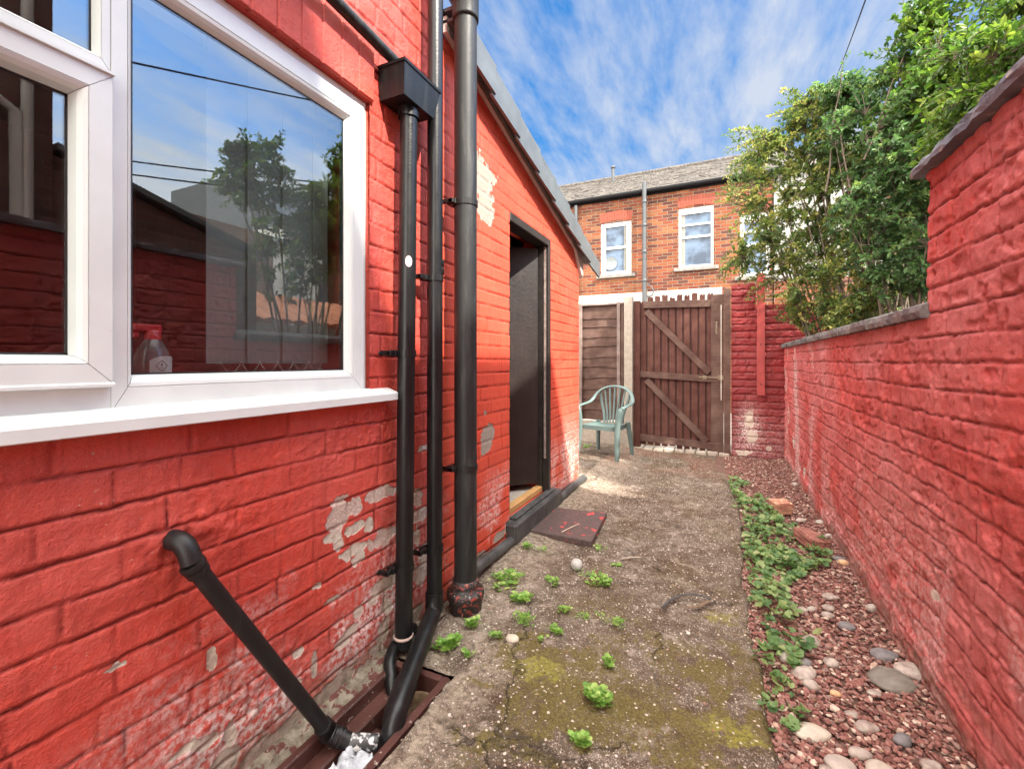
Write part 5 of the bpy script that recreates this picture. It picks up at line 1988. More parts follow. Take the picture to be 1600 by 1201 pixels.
# soil under the gravel, and the ground sheet to the horizon
X2, Y2 = np.meshgrid(np.linspace(-0.05, 0.70, 60), np.linspace(0.4, 6.3, 300), indexing='ij')
Z2 = -0.036 + (fbm(X2 * 3, Y2 * 3, 601, 3) - 0.5) * 0.03 + (fbm(X2 * 25, Y2 * 25, 602, 3) - 0.5) * 0.012 + sst(4.2, 5.2, Y2) * 0.035 + sst(0.5, 0.68, X2) * 0.02
idx = np.arange(X2.size).reshape(X2.shape)
F = np.stack([idx[:-1, :-1], idx[1:, :-1], idx[1:, 1:], idx[:-1, 1:]], -1).reshape(-1, 4)
M_SOIL = simple('dark_soil', (0.15, 0.075, 0.055), (0.10, 0.06, 0.045), 18, 0.95, 0.008, 60, specks=((0.34, 0.16, 0.12), 70, 0.60))
o = link('soil_strip', np_mesh('soil_strip', np.stack([X2, Y2, Z2], -1).reshape(-1, 3), F), M_SOIL)
tag(o, kind='structure')
b = MB()
b.add([(-200, -200, -0.32), (200, -200, -0.32), (200, 300, -0.32), (-200, 300, -0.32)], [(0, 1, 2, 3)])
b.add([(-2.2, -5, -0.075), (0.66, -5, -0.075), (0.66, 0.56, -0.075), (-2.2, 0.56, -0.075)], [(0, 1, 2, 3)])
b.add([(-9, 5.98, -0.05), (9, 5.98, -0.05), (9, 11.4, -0.05), (-9, 11.4, -0.05)], [(0, 1, 2, 3)])
b.add([(0.89, -5, -0.03), (9, -5, -0.03), (9, 5.94, -0.03), (0.89, 5.94, -0.03)], [(0, 1, 2, 3)])
o = b.build('ground', simple('plain_ground', (0.20, 0.175, 0.15), (0.26, 0.23, 0.20), 3, 0.95))
tag(o, kind='structure')

# ---------------------------------------------------------------- scatter helper
def rot_mats(n, tilt=math.pi):
    a = rng.uniform(0, 2 * math.pi, n)
    tl = rng.uniform(-tilt, tilt, n)
    p = rng.uniform(0, 2 * math.pi, n)
    ca, sa_ = np.cos(a), np.sin(a)
    Rz = np.zeros((n, 3, 3))
    Rz[:, 0, 0] = ca; Rz[:, 0, 1] = -sa_; Rz[:, 1, 0] = sa_; Rz[:, 1, 1] = ca; Rz[:, 2, 2] = 1
    ct, st_ = np.cos(tl), np.sin(tl)
    Rx = np.zeros((n, 3, 3))
    Rx[:, 0, 0] = 1; Rx[:, 1, 1] = ct; Rx[:, 1, 2] = -st_; Rx[:, 2, 1] = st_; Rx[:, 2, 2] = ct
    cp_, sp_ = np.cos(p), np.sin(p)
    Rp = np.zeros((n, 3, 3))
    Rp[:, 0, 0] = cp_; Rp[:, 0, 1] = -sp_; Rp[:, 1, 0] = sp_; Rp[:, 1, 1] = cp_; Rp[:, 2, 2] = 1
    return Rz @ Rx @ Rp


def instances(name, bv, bf, pos, Rm, scl, mat, rnd=None, smooth=False, parent=None, loc=None, jitter=0.0):
    n = len(pos)
    bv = np.asarray(bv, float)
    bf = np.asarray(bf)
    V = bv[None] * scl[:, None, :]
    if jitter:
        V = V * (1 + rng.uniform(-jitter, jitter, (n, len(bv), 1)))
    V = np.einsum('nij,nkj->nki', Rm, V) + pos[:, None, :]
    F = (bf[None] + (np.arange(n) * len(bv))[:, None, None]).reshape(-1, bf.shape[1])
    if rnd is None:
        rnd = rng.random(n)
    me = np_mesh(name, V.reshape(-1, 3), F, dict(rnd=np.repeat(rnd, len(bv))), smooth)
    return link(name, me, mat, parent, loc)


ph_ = (1 + 5 ** 0.5) / 2
ICO_V = np.array([(-1, ph_, 0), (1, ph_, 0), (-1, -ph_, 0), (1, -ph_, 0), (0, -1, ph_), (0, 1, ph_), (0, -1, -ph_), (0, 1, -ph_), (ph_, 0, -1), (ph_, 0, 1), (-ph_, 0, -1), (-ph_, 0, 1)]) / 1.902
ICO_F = np.array([(0, 11, 5), (0, 5, 1), (0, 1, 7), (0, 7, 10), (0, 10, 11), (1, 5, 9), (5, 11, 4), (11, 10, 2), (10, 7, 6), (7, 1, 8), (3, 9, 4), (3, 4, 2), (3, 2, 6), (3, 6, 8), (3, 8, 9), (4, 9, 5), (2, 4, 11), (6, 2, 10), (8, 6, 7), (9, 8, 1)])


def stone_mat(name, stops, rough=0.8, bump=0.002):
    t = NT(name)
    c = t.ramp(t.attr('rnd'), stops)
    c = t.mix(t.math('MULTIPLY', t.ramp(t.noise(120, 4, 0.6), [(0.4, 0.0), (0.7, 1.0)]), 0.4), c, (0.55, 0.5, 0.5), 'MULTIPLY')
    t.bump(t.noise(160, 4), bump)
    return t.done(c, rough, Specular_IOR_Level=0.3)


def soil_z(x, y):
    return -0.036 + (fbm(x * 3, y * 3, 601, 3) - 0.5) * 0.03 + sst(4.2, 5.2, y) * 0.035 + sst(0.5, 0.68, x) * 0.02


def edge_x(y):
    return 0.125 + 0.03 * np.sin(y * 2.1) - 0.02 * (y - 2.5)


M_CHIP = stone_mat('red_slate_chips', [(0.0, (0.14, 0.06, 0.05)), (0.3, (0.24, 0.10, 0.08)), (0.6, (0.32, 0.16, 0.13)), (0.80, (0.22, 0.14, 0.12)), (0.90, (0.44, 0.30, 0.23)), (1.0, (0.60, 0.50, 0.40))])
n = 15000
yy = 1.0 + (rng.random(n) ** 1.5) * 4.9
xx = edge_x(yy) + 0.005 + rng.random(n) * (0.652 - edge_x(yy))
s = rng.uniform(0.0045, 0.0105, n)[:, None] * np.stack([rng.uniform(0.8, 1.7, n), rng.uniform(0.7, 1.2, n), rng.uniform(0.35, 0.8, n)], -1)
pos = np.stack([xx, yy, soil_z(xx, yy) + 0.004 + rng.uniform(0, 0.012, n)], -1)
o = instances('gravel', ICO_V, ICO_F, pos, rot_mats(n, 0.7), s, M_CHIP, jitter=0.22)
tag(o, kind='stuff')
# grit and little stones on the path
n = 3600
yy = 1.0 + rng.random(n) ** 1.4 * 4.8
xx = rng.uniform(-1.14, 0.12, n)
ok = ~((xx < -0.84) & (yy < 1.4))
xx, yy = xx[ok], yy[ok]
n = len(xx)
s = rng.uniform(0.0015, 0.0042, n)[:, None] * rng.uniform(0.6, 1.3, (n, 3))
big = rng.random(n) < 0.03
s[big] *= 1.9
M_GRIT = stone_mat('path_grit', [(0.0, (0.20, 0.16, 0.13)), (0.35, (0.34, 0.29, 0.24)), (0.7, (0.50, 0.44, 0.37)), (0.93, (0.70, 0.64, 0.56)), (1.0, (0.36, 0.10, 0.07))])
o = instances('grit', ICO_V, ICO_F, np.stack([xx, yy, ground_z(xx, yy) + 0.001], -1), rot_mats(n), s, M_GRIT, jitter=0.2)
tag(o, kind='stuff')

# dead leaves and bits blown about
n = 420
yy = 1.0 + rng.random(n) ** 1.2 * 4.8
xx = np.where(rng.random(n) < 0.5, rng.uniform(-1.1, 0.62, n), rng.normal(0.35, 0.22, n)).clip(-1.1, 0.62)
ok = ~((xx < -0.84) & (yy < 1.4))
xx, yy = xx[ok], yy[ok]
n = len(xx)
zz_ = np.where(xx > edge_x(yy), soil_z(xx, yy) + 0.014, ground_z(xx, yy) + 0.003)
LL = np.array([(0, -0.5, 0), (0.22, -0.15, 0.10), (0.16, 0.25, 0.06), (0, 0.5, 0.12), (-0.16, 0.25, 0.10), (-0.22, -0.15, 0.05), (0, 0, 0)])
M_DEAD = stone_mat('dead_leaf', [(0.0, (0.07, 0.04, 0.02)), (0.4, (0.16, 0.09, 0.045)), (0.8, (0.28, 0.19, 0.10)), (1.0, (0.40, 0.32, 0.20))])
s = rng.uniform(0.008, 0.022, n)
o = instances('leaf_litter', LL, [(0, 1, 6), (1, 2, 6), (2, 3, 6), (3, 4, 6), (4, 5, 6), (5, 0, 6)], np.stack([xx, yy, zz_], -1), rot_mats(n, 0.35), np.repeat(s[:, None], 3, 1), M_DEAD)
tag(o, kind='stuff')

# larger pebbles: each a stone of its own
PEB = [  # px, py, half-width px, aspect, colour, label
    (801, 997, 11, 0.85, 'b', 'round beige pebble lying on the path near the soil pipe weeds'),
    (1392, 1062, 34, 0.32, 'g', 'largest flat grey stone, against the foot of the yard wall'),
    (1424, 1052, 26, 0.45, 'w', 'white flat stone touching the largest grey one by the wall'),
    (1298, 1030, 12, 0.7, 'w', 'white pebble in the middle of the red gravel'),
    (1268, 997, 15, 0.6, 'w', 'white oblong pebble beside the creeping weed'),
    (1231, 1022, 13, 0.8, 't', 'tan rounded pebble tucked into the weed edge'),
    (1256, 1030, 13, 0.6, 'd', 'dark grey streaked pebble next to the tan one'),
    (1258, 1048, 20, 0.35, 'w', 'long pale pebble just below the dark streaked one'),
    (1268, 1068, 13, 0.7, 'w', 'pale pebble above the lowest weed clump'),
    (1306, 1079, 8, 0.8, 'o', 'small orange tan pebble in the gravel'),
    (1270, 1136, 26, 0.32, 'b', 'long flat buff stone beside the lowest weed clump'),
    (1297, 931, 12, 0.4, 'w', 'flat white pebble in the far gravel, upper of a trio'),
    (1295, 948, 10, 0.5, 'w', 'flat white pebble in the far gravel, middle of a trio'),
    (1293, 958, 10, 0.5, 'w', 'flat white pebble in the far gravel, lower of a trio'),
    (1253, 950, 8, 0.6, 'w', 'small white pebble left of the flat trio'),
    (1268, 950, 7, 0.7, 't', 'small tan pebble left of the flat trio'),
    (1361, 953, 9, 0.9, 'w', 'white pebble against the wall foot'),
    (1324, 974, 13, 0.6, 'd', 'dark flat pebble in the middle gravel'),
    (1317, 880, 8, 0.8, 'o', 'orange pebble below the loose brick'),
    (1312, 873, 10, 0.4, 'd', 'grey flat pebble above the orange one'),
    (1295, 838, 6, 0.8, 'w', 'white pebble between loose brick and wall'),
    (1242, 762, 6, 0.7, 'w', 'small white pebble at the far end of the gravel'),
    (1251, 811, 8, 0.6, 't', 'grey tan pebble between the two loose bricks'),
    (1283, 818, 9, 0.5, 't', 'flat grey pebble close to the wall by the bricks'),
    (1315, 1190, 24, 0.6, 't', 'large grey pebble at the bottom edge of the gravel'),
    (1292, 1198, 11, 0.6, 'w', 'white pebble at the bottom edge beside the large grey one'),
    (1455, 1192, 15, 0.6, 'w', 'pale pebble at the bottom edge near the wall'),
    (1375, 1195, 22, 0.5, 'b', 'buff flat pebble at the bottom edge'),
    (1410, 1150, 14, 0.7, 'd', 'dark grey pebble in the lower gravel'),
    (1355, 1130, 16, 0.6, 'w', 'white pebble in the lower gravel'),
    (1345, 1170, 16, 0.6, 'w', 'white pebble low in the gravel left of the dark one'),
    (1330, 1110, 10, 0.6, 'w', 'small white pebble left of the lower gravel middle'),
    (1365, 1078, 10, 0.6, 'w', 'small white pebble just under the largest grey stone'),
    (1382, 1020, 20, 0.45, 'd', 'dark slate piece against the wall foot'),
]
PM = {'w': ((0.44, 0.39, 0.33), (0.22, 0.165, 0.14)), 'b': ((0.50, 0.45, 0.36), (0.40, 0.35, 0.28)), 'g': ((0.20, 0.185, 0.15), (0.145, 0.13, 0.11)),
      't': ((0.42, 0.37, 0.31), (0.33, 0.29, 0.25)), 'd': ((0.20, 0.19, 0.185), (0.13, 0.125, 0.125)), 'o': ((0.62, 0.40, 0.22), (0.5, 0.3, 0.16))}
PMM = {k: simple('pebble_' + {'w': 'white', 'b': 'buff', 'g': 'greenish', 't': 'tan', 'd': 'dark', 'o': 'orange'}[k], v[0], v[1], 30, 0.65, 0.002, 120) for k, v in PM.items()}


def pebble_mesh(rx, ry, rz, seed, ang):
    import bmesh
    bm = bmesh.new()
    bmesh.ops.create_icosphere(bm, subdivisions=3, radius=1)
    r = random.Random(seed)
    ph = [r.random() * 6 for _ in range(6)]
    for v in bm.verts:
        c = v.co
        k = 1 + 0.10 * math.sin(c.x * 2.1 + ph[0]) + 0.09 * math.sin(c.y * 2.7 + ph[1]) + 0.06 * math.sin(c.z * 3 + c.x * 2 + ph[2]) + 0.025 * math.sin(c.x * 9 + c.y * 7 + ph[3])
        v.co = Vector((c.x * rx * k, c.y * ry * k, c.z * rz * k))
    bmesh.ops.rotate(bm, verts=bm.verts, cent=(0, 0, 0), matrix=Matrix.Rotation(ang, 3, 'Z'))
    me = bpy.data.meshes.new('pebble')
    bm.to_mesh(me)
    bm.free()
    for p in me.polygons:
        p.use_smooth = True
    return me


for i, (px, py, hw, asp, c_, lab) in enumerate(PEB):
    p = on_z(px, py, -0.015 if px > 1180 else 0.004)
    zc = -p.x * ST + p.y * CT
    r = hw * zc / FOC
    rz = r * asp * 0.75
    me = pebble_mesh(r, r * 0.75, max(rz, r * 0.3), i, TH + random.uniform(-0.3, 0.3))
    o = bpy.data.objects.new('pebble', me)
    COL.objects.link(o)
    me.materials.append(PMM[c_])
    g = soil_z(np.array([p.x]), np.array([p.y]))[0] + 0.012 if px > 1180 else ground_z(np.array([p.x]), np.array([p.y]))[0]
    o.location = (p.x, p.y, g + max(rz, r * 0.3) * 0.22)
    LOC[o.name] = o.location.copy()
    tag(o, lab, 'pebble', 'pebbles scattered on the path and the gravel')

# loose bricks
def loose_brick(px, py, L, Wd, H, ang, mat, label, tilt=0.0):
    import bmesh
    p = on_z(px, py, 0.0)
    bm = bmesh.new()
    bmesh.ops.create_cube(bm, size=1)
    bmesh.ops.bevel(bm, geom=bm.edges[:], offset=0.07, segments=2, affect='EDGES')
    bmesh.ops.subdivide_edges(bm, edges=bm.edges[:], cuts=3, use_grid_fill=True)
    for v in bm.verts:
        c = v.co
        k = 1 + 0.05 * math.sin(c.x * 8 + px) * math.cos(c.y * 7) + 0.04 * math.sin(c.z * 11 + c.x * 5)
        v.co = Vector((c.x * L * k, c.y * Wd * k, c.z * H * k))
    me = bpy.data.meshes.new('loose_brick')
    bm.to_mesh(me)
    bm.free()
    me.materials.append(mat)
    o = bpy.data.objects.new('loose_brick', me)
    COL.objects.link(o)
    o.location = (p.x, p.y, H / 2 - 0.012)
    o.rotation_euler = (tilt, 0, ang)
    tag(o, label, 'brick')


M_BR1 = simple('stained_buff_brick', (0.52, 0.33, 0.20), (0.34, 0.13, 0.09), 9, 0.85, 0.004, 60, specks=((0.70, 0.55, 0.38), 30, 0.60))
M_BR2 = simple('old_red_brick', (0.30, 0.12, 0.085), (0.22, 0.09, 0.07), 14, 0.85, 0.004, 60, specks=((0.42, 0.22, 0.16), 40, 0.6))
loose_brick(1219, 797, 0.13, 0.11, 0.085, 0.5, M_BR1, 'broken buff brick on the gravel beyond the red one', 0.1)
loose_brick(1268, 848, 0.235, 0.105, 0.07, 1.95, M_BR2, 'whole old red brick lying on the gravel by the wall', 0.04)

# painted slab on the path by the door
b = MB()
c4 = [on_z(823, 830, 0.03), on_z(862, 794, 0.03), on_z(948, 803, 0.03), on_z(925, 848, 0.03)]
c4 = [Vector((p.x, p.y, 0)) for p in c4]
tp = []
vs = [(p.x, p.y, 0.0) for p in c4] + [(p.x, p.y, 0.038) for p in c4]
cen = sum(c4, Vector()) / 4
vs += [(p.x + (cen.x - p.x) * 0.012, p.y + (cen.y - p.y) * 0.012, 0.0415) for p in c4]
b.add(vs, [(3, 2, 1, 0), (8, 9, 10, 11)] + [(i, (i + 1) % 4, (i + 1) % 4 + 4, i + 4) for i in range(4)] + [(i + 4, (i + 1) % 4 + 4, (i + 1) % 4 + 8, i + 8) for i in range(4)])
t = NT('spattered_slab')
c = t.mix(t.ramp(t.noise(60, 6, 0.7), [(0.35, 0.0), (0.65, 1.0)]), (0.045, 0.028, 0.026), (0.10, 0.065, 0.058))
c = t.mix(t.ramp(t.noise(150, 4, 0.7), [(0.60, 0.0), (0.66, 1.0)]), c, (0.26, 0.22, 0.20))
c = t.mix(t.ramp(t.noise(17, 6, 0.62, 0.6), [(0.60, 0.0), (0.63, 1.0)]), c, (0.55, 0.05, 0.045))
t.bump(t.noise(130, 5), 0.002)
o = b.build('cover_slab', t.done(c, 0.55), None, (cen.x, cen.y, 0))
tag(o, 'dark square slab spattered with red paint, lying by the doorstep', 'slab')
b = MB()
a_, c_ = on_z(878, 831, 0.047), on_z(905, 818, 0.047)
b.tube([a_, a_.lerp(c_, 0.5) + Vector((0, 0.004, 0.002)), c_], [0.004, 0.0035, 0.0025], 7)
o = b.build('stick', simple('bleached_stick', (0.55, 0.44, 0.34), (0.4, 0.3, 0.22), 40, 0.8))
tag(o, 'bleached stick lying on the dark slab', 'stick')
b = MB()
a_, c_ = on_z(970, 873, 0.012), on_z(1002, 870, 0.012)
b.tube([a_, a_.lerp(c_, 0.5) + Vector((0, 0.006, 0.002)), c_], [0.004, 0.0045, 0.002], 7)
o = b.build('stick', simple('grey_stick', (0.42, 0.35, 0.28), (0.3, 0.24, 0.18), 40, 0.8))
tag(o, 'short grey stick lying on the open path', 'stick')

# ball
pb = on_z(901, 890, 0.0)
rb = 0.031
b = MB()
import bmesh
bm = bmesh.new()
bmesh.ops.create_uvsphere(bm, u_segments=48, v_segments=32, radius=rb)
for v in bm.verts:
    a = math.atan2(v.co.x, v.co.z)
    q = abs(((a / (math.pi / 5)) % 1) - 0.5) * 2
    k = 1 - 0.22 * max(0, (q - 0.80) / 0.20) * math.hypot(v.co.x, v.co.z) / rb
    v.co = v.co * k
bmesh.ops.rotate(bm, verts=bm.verts, cent=(0, 0, 0), matrix=Matrix.Rotation(R_(35), 3, 'Z') @ Matrix.Rotation(R_(35), 3, 'X'))
me = bpy.data.meshes.new('ball')
bm.to_mesh(me)
bm.free()
for p in me.polygons:
    p.use_smooth = True
me.materials.append(simple('white_rubber', (0.50, 0.49, 0.46), (0.38, 0.37, 0.35), 30, 0.5))
o = bpy.data.objects.new('ball', me)
COL.objects.link(o)
o.location = (pb.x, pb.y, rb * 0.95)
tag(o, 'small white grooved ball resting on the path among weeds', 'ball')

# bent strip of rubber and a bit of bark
P = [on_z(px, py, 0.02) for px, py in ((1035, 949), (1046, 937), (1062, 929), (1082, 927), (1100, 931), (1110, 935))]
b = MB()
b.tube(smooth_path(P, 2), 0.0055, 8, flat=(1.3, 0.7))
o = b.build('rubber_strip', simple('black_rubber', (0.035, 0.033, 0.032), (0.08, 0.075, 0.07), 40, 0.7, 0.002))
tag(o, 'curved black rubber strip lying on the path', 'strip')
P = [on_z(px, py, 0.014) for px, py in ((1070, 950), (1092, 946), (1118, 933))]
b = MB()
b.tube(smooth_path(P, 2), [0.003] + [0.0075] * 11 + [0.002][:1], 7, flat=(1.4, 0.5)) if False else b.tube(P, [0.003, 0.008, 0.003], 7, flat=(1.4, 0.5))
o = b.build('bark_piece', simple('brown_bark', (0.20, 0.13, 0.08), (0.11, 0.075, 0.05), 60, 0.9, 0.003))
tag(o, 'brown splinter of bark under the end of the black strip', 'bark')

# ================================================================== WEEDS
def leaf_mat(name, stops, trans=0.35, rough=0.5):
    t = NT(name)
    c = t.ramp(t.attr('rnd'), stops)
    c = t.mix(t.math('MULTIPLY', t.noise(40, 3), 0.5), c, (0.75, 0.8, 0.7), 'MULTIPLY')
    t.set(t.b.inputs['Base Color'], c)
    t.b.inputs['Roughness'].default_value = rough
    t.b.inputs['Specular IOR Level'].default_value = 0.35
    tl = t.n.new('ShaderNodeBsdfTranslucent')
    hs_ = t.n.new('ShaderNodeHueSaturation')
    hs_.inputs['Value'].default_value = 1.5
    hs_.inputs['Saturation'].default_value = 1.1
    t.l.new(c, hs_.inputs['Color'])
    t.l.new(hs_.outputs[0], tl.inputs['Color'])
    ms_ = t.n.new('ShaderNodeMixShader')
    ms_.inputs[0].default_value = trans
    t.l.new(t.b.outputs[0], ms_.inputs[1])
    t.l.new(tl.outputs[0], ms_.inputs[2])
    t.l.new(ms_.outputs[0], t.out.inputs[0])
    return t.m


M_WEED = leaf_mat('weed_leaf', [(0.0, (0.13, 0.27, 0.05)), (0.4, (0.22, 0.40, 0.08)), (0.8, (0.33, 0.50, 0.12)), (1.0, (0.46, 0.55, 0.20))])
M_COVER = leaf_mat('creeper_leaf', [(0.0, (0.0855, 0.1722, 0.063)), (0.4, (0.1425, 0.2542, 0.09)), (0.8, (0.228, 0.3362, 0.117)), (1.0, (0.361, 0.3936, 0.18))])
# scalloped leaf: fan of 10 points round a stalk notch, slightly cupped
LV = [(0, 0, 0)]
for i in range(11):
    a = -2.45 + 4.9 * i / 10
    r = 0.5 * (1.0 if i % 2 else 0.86)
    LV.append((r * math.sin(a) * 1.0, 0.12 + r * math.cos(a), 0.10 * abs(math.sin(a)) + (0.04 if i % 2 else 0)))
LF = [(0, i, i + 1) for i in range(1, 11)]


def weed_leaves(cx_, cy_, rx, ry, n, hgt, size, gz):
    k = max(3, n // 9)
    ca_, cr_ = rng.uniform(0, 2 * math.pi, k), np.sqrt(rng.random(k)) * 0.85
    hs = rng.uniform(0.35, 1.0, k)
    sub = rng.integers(0, k, n)
    x0 = np.cos(ca_[sub]) * cr_[sub] * rx
    y0 = np.sin(ca_[sub]) * cr_[sub] * ry
    a = rng.uniform(0, 2 * math.pi, n)
    rr = rng.random(n) ** 0.6
    sr = 0.45 * min(rx, ry) + 0.006
    x = cx_ + x0 + np.cos(a) * rr * sr
    y = cy_ + y0 + np.sin(a) * rr * sr
    r = np.clip(rr, 0, 1)
    z = gz(x, y) + hgt * hs[sub] * (1.05 - 0.7 * rr ** 2) * rng.uniform(0.55, 1.0, n) + 0.004
    return x, y, z, r, a


def build_weed(px, py, wpx, hpx, n, hgt, size, label, mat=None, stuffz=None, name='weed'):
    p = on_z(px, py, hgt * 0.4)
    zc = -p.x * ST + p.y * CT
    rx = wpx * zc / FOC
    ry = max(rx * 0.8, hpx * 0.5 * zc / FOC * zc / EYE * 0.8)
    gz = stuffz or ground_z
    x, y, z, r, a = weed_leaves(p.x, p.y, rx, ry, n, hgt, size, gz)
    s = rng.uniform(0.5, 1.2, n) * size
    narrow = ('feathery' in (label or '')) or ('tufted' in (label or '')) or ('thin' in (label or '')) or ('grey' in (label or ''))
    LVb = np.asarray(LV) * (np.array([0.30, 1.7, 1.0]) if narrow else np.array([1, 1, 1]))
    # face up and outwards
    out = a
    tl = rng.uniform(0.1, 0.75, n) * (0.4 + r)
    yaw = rng.uniform(0, 2 * math.pi, n)
    Rm = np.zeros((n, 3, 3))
    for i in range(n):
        Rm[i] = np.array(Matrix.Rotation(out[i] + math.pi / 2, 3, 'Z') @ Matrix.Rotation(-tl[i], 3, 'X') @ Matrix.Rotation(yaw[i], 3, 'Z'))
    V = LVb[None] * s[:, None, None]
    V = np.einsum('nij,nkj->nki', Rm, V) + np.stack([x, y, z], -1)[:, None, :]
    F = (np.array(LF)[None] + (np.arange(n) * len(LV))[:, None, None]).reshape(-1, 3)
    V = V.reshape(-1, 3)
    rnd = np.repeat(rng.random(n), len(LV))
    # stalks as thin three-sided slivers
    g = gz(x, y)
    rx0 = p.x + (x - p.x) * 0.35
    ry0 = p.y + (y - p.y) * 0.35
    sv = []
    sf = []
    b0 = len(V)
    for i in range(0, n, 2):
        q = len(sv)
        for (dx, dy) in ((0.0008, 0), (-0.0004, 0.0007), (-0.0004, -0.0007)):
            sv.append((rx0[i] + dx, ry0[i] + dy, g[i] - 0.002))
        for (dx, dy) in ((0.0006, 0), (-0.0003, 0.0005), (-0.0003, -0.0005)):
            sv.append((x[i] + dx, y[i] + dy, z[i]))
        for k in range(3):
            k2 = (k + 1) % 3
            sf += [(q + k, q + k2, q + 3 + k2), (q + k, q + 3 + k2, q + 3 + k)]
    V = np.concatenate([V, np.array(sv)])
    F = np.concatenate([F, np.array(sf) + b0])
    rnd = np.concatenate([rnd, np.full(len(sv), 0.7)])
    me = np_mesh(name, V, F, dict(rnd=rnd), False)
    if label is None:
        return me
    o = link(name, me, mat or M_WEED, None, (p.x, p.y, 0))
    tag(o, label, 'weed', 'weeds growing out of the path')
    return o


WEEDS = [
    (795, 908, 30, 26, 90, 0.045, 0.026, 'upper leafy weed patch right of the soil pipe'),
    (812, 934, 17, 20, 70, 0.045, 0.026, 'dense leafy weed just below the upper patch by the soil pipe'),
    (815, 968, 20, 20, 60, 0.05, 0.022, 'tufted weed directly above the round beige pebble'),
    (742, 970, 16, 16, 50, 0.05, 0.024, 'weed growing against the red pipe socket'),
    (702, 1000, 20, 22, 90, 0.06, 0.026, 'bright green weed between sloping pipe and soil pipe'),
    (726, 1022, 12, 8, 24, 0.025, 0.020, 'small weed beside the far corner of the gully'),
    (936, 908, 24, 18, 80, 0.04, 0.024, 'leafy weed below right of the white ball'),
    (912, 893, 16, 8, 24, 0.03, 0.018, 'thin weed touching the white ball'),
    (865, 905, 16, 12, 34, 0.04, 0.020, 'small pale weed left of the ball'),
    (822, 860, 12, 10, 36, 0.035, 0.020, 'small weed near the doorstep end'),
    (848, 862, 10, 7, 20, 0.03, 0.016, 'tiny weed right of the doorstep weed'),
    (938, 856, 12, 6, 24, 0.03, 0.018, 'little weed at the near corner of the dark slab'),
    (958, 966, 22, 12, 44, 0.045, 0.020, 'feathery grey green weed in the middle of the path'),
    (915, 962, 10, 8, 22, 0.03, 0.018, 'tiny weed left of the feathery one'),
    (880, 950, 14, 11, 34, 0.035, 0.020, 'small weed cluster above the path centre'),
    (870, 988, 14, 9, 38, 0.03, 0.022, 'flat weed right of the round beige pebble'),
    (848, 997, 9, 7, 16, 0.025, 0.016, 'tiny weed next to the flat weed by the pebble'),
    (775, 990, 13, 9, 22, 0.03, 0.018, 'small weed left of the round beige pebble'),
    (945, 1036, 12, 12, 26, 0.05, 0.024, 'small upright weed above the large path weed'),
    (934, 1085, 22, 30, 230, 0.05, 0.019, 'largest leafy weed in the middle foreground path'),
    (906, 1155, 14, 26, 80, 0.045, 0.019, 'sparse bright weed at the bottom of the path'),
    (965, 882, 10, 6, 16, 0.02, 0.016, 'tiny weed trailing right of the ball weeds'),
    (920, 700, 10, 6, 30, 0.05, 0.03, 'weed under the chair by the fence foot'),
    (870, 1022, 0, 0, 0, 0, 0, ''),
]
for w in WEEDS:
    if w[4]:
        build_weed(*w)

# creeping weed along the gravel edge
BAND = [(742, 1140, 1158, .5), (752, 1138, 1166, .8), (775, 1143, 1195, 1), (800, 1150, 1228, 1), (830, 1163, 1268, 1), (850, 1160, 1292, 1), (870, 1165, 1300, .9), (890, 1165, 1262, .9), (910, 1170, 1228, .8),
        (930, 1172, 1236, .9), (950, 1183, 1252, .9), (970, 1188, 1242, .7), (985, 1190, 1232, .6), (1000, 1192, 1285, .42), (1015, 1168, 1242, .6), (1035, 1192, 1262, .7), (1052, 1200, 1232, .35), (1062, 1196, 1256, .8),
        (1080, 1185, 1266, 1), (1105, 1193, 1254, 1), (1128, 1205, 1238, .7), (1140, 1215, 1232, .3)]


def cover_z(x, y):
    return np.where(x > edge_x(y), soil_z(x, y), ground_z(x, y))


bw_ = []
for i in range(len(BAND) - 1):
    (ya, la, ra, da), (yb, lb, rb_, db) = BAND[i], BAND[i + 1]
    p, q = on_z((la + ra) / 2, ya), on_z((lb + rb_) / 2, yb)
    wd = (on_z(ra, ya) - on_z(la, ya)).length
    bw_.append((p - q).length * wd * (da + db))
tot = sum(bw_)
XX, YY = [], []
NL = 2300
for i in range(len(BAND) - 1):
    (ya, la, ra, da), (yb, lb, rb_, db) = BAND[i], BAND[i + 1]
    for k in range(int(NL * bw_[i] / tot)):
        t = random.random()
        yv = ya + (yb - ya) * t
        l_, r_ = la + (lb - la) * t, ra + (rb_ - ra) * t
        u = random.betavariate(1.2, 1.2)
        p = on_z(l_ + (r_ - l_) * u, yv, 0.015)
        XX.append(p.x)
        YY.append(p.y)
x = np.array(XX)
y = np.array(YY)
den = fbm(x * 9, y * 9, 701, 3)
ok = den + rng.uniform(-0.12, 0.12, len(x)) > 0.40
x, y, den = x[ok], y[ok], den[ok]
n = len(x)
z = cover_z(x, y) + 0.012 + np.clip(den - 0.38, 0, 1) * 0.20 * rng.uniform(0.4, 1.0, n)
s = rng.uniform(0.018, 0.046, n) * (0.75 + 0.5 * rng.random(n))
V3 = np.zeros((n, 3, 3))
for i in range(n):
    V3[i] = np.array(Matrix.Rotation(rng.uniform(0, 6.28), 3, 'Z') @ Matrix.Rotation(rng.uniform(-0.75, 0.75), 3, 'X') @ Matrix.Rotation(rng.uniform(-0.5, 0.5), 3, 'Y'))
o = instances('ground_cover', LV, LF, np.stack([x, y, z], -1), V3, np.repeat(s[:, None], 3, 1), M_COVER)
tag(o, 'creeping green weeds spreading along the edge of the red gravel', 'ground cover', kind='stuff')

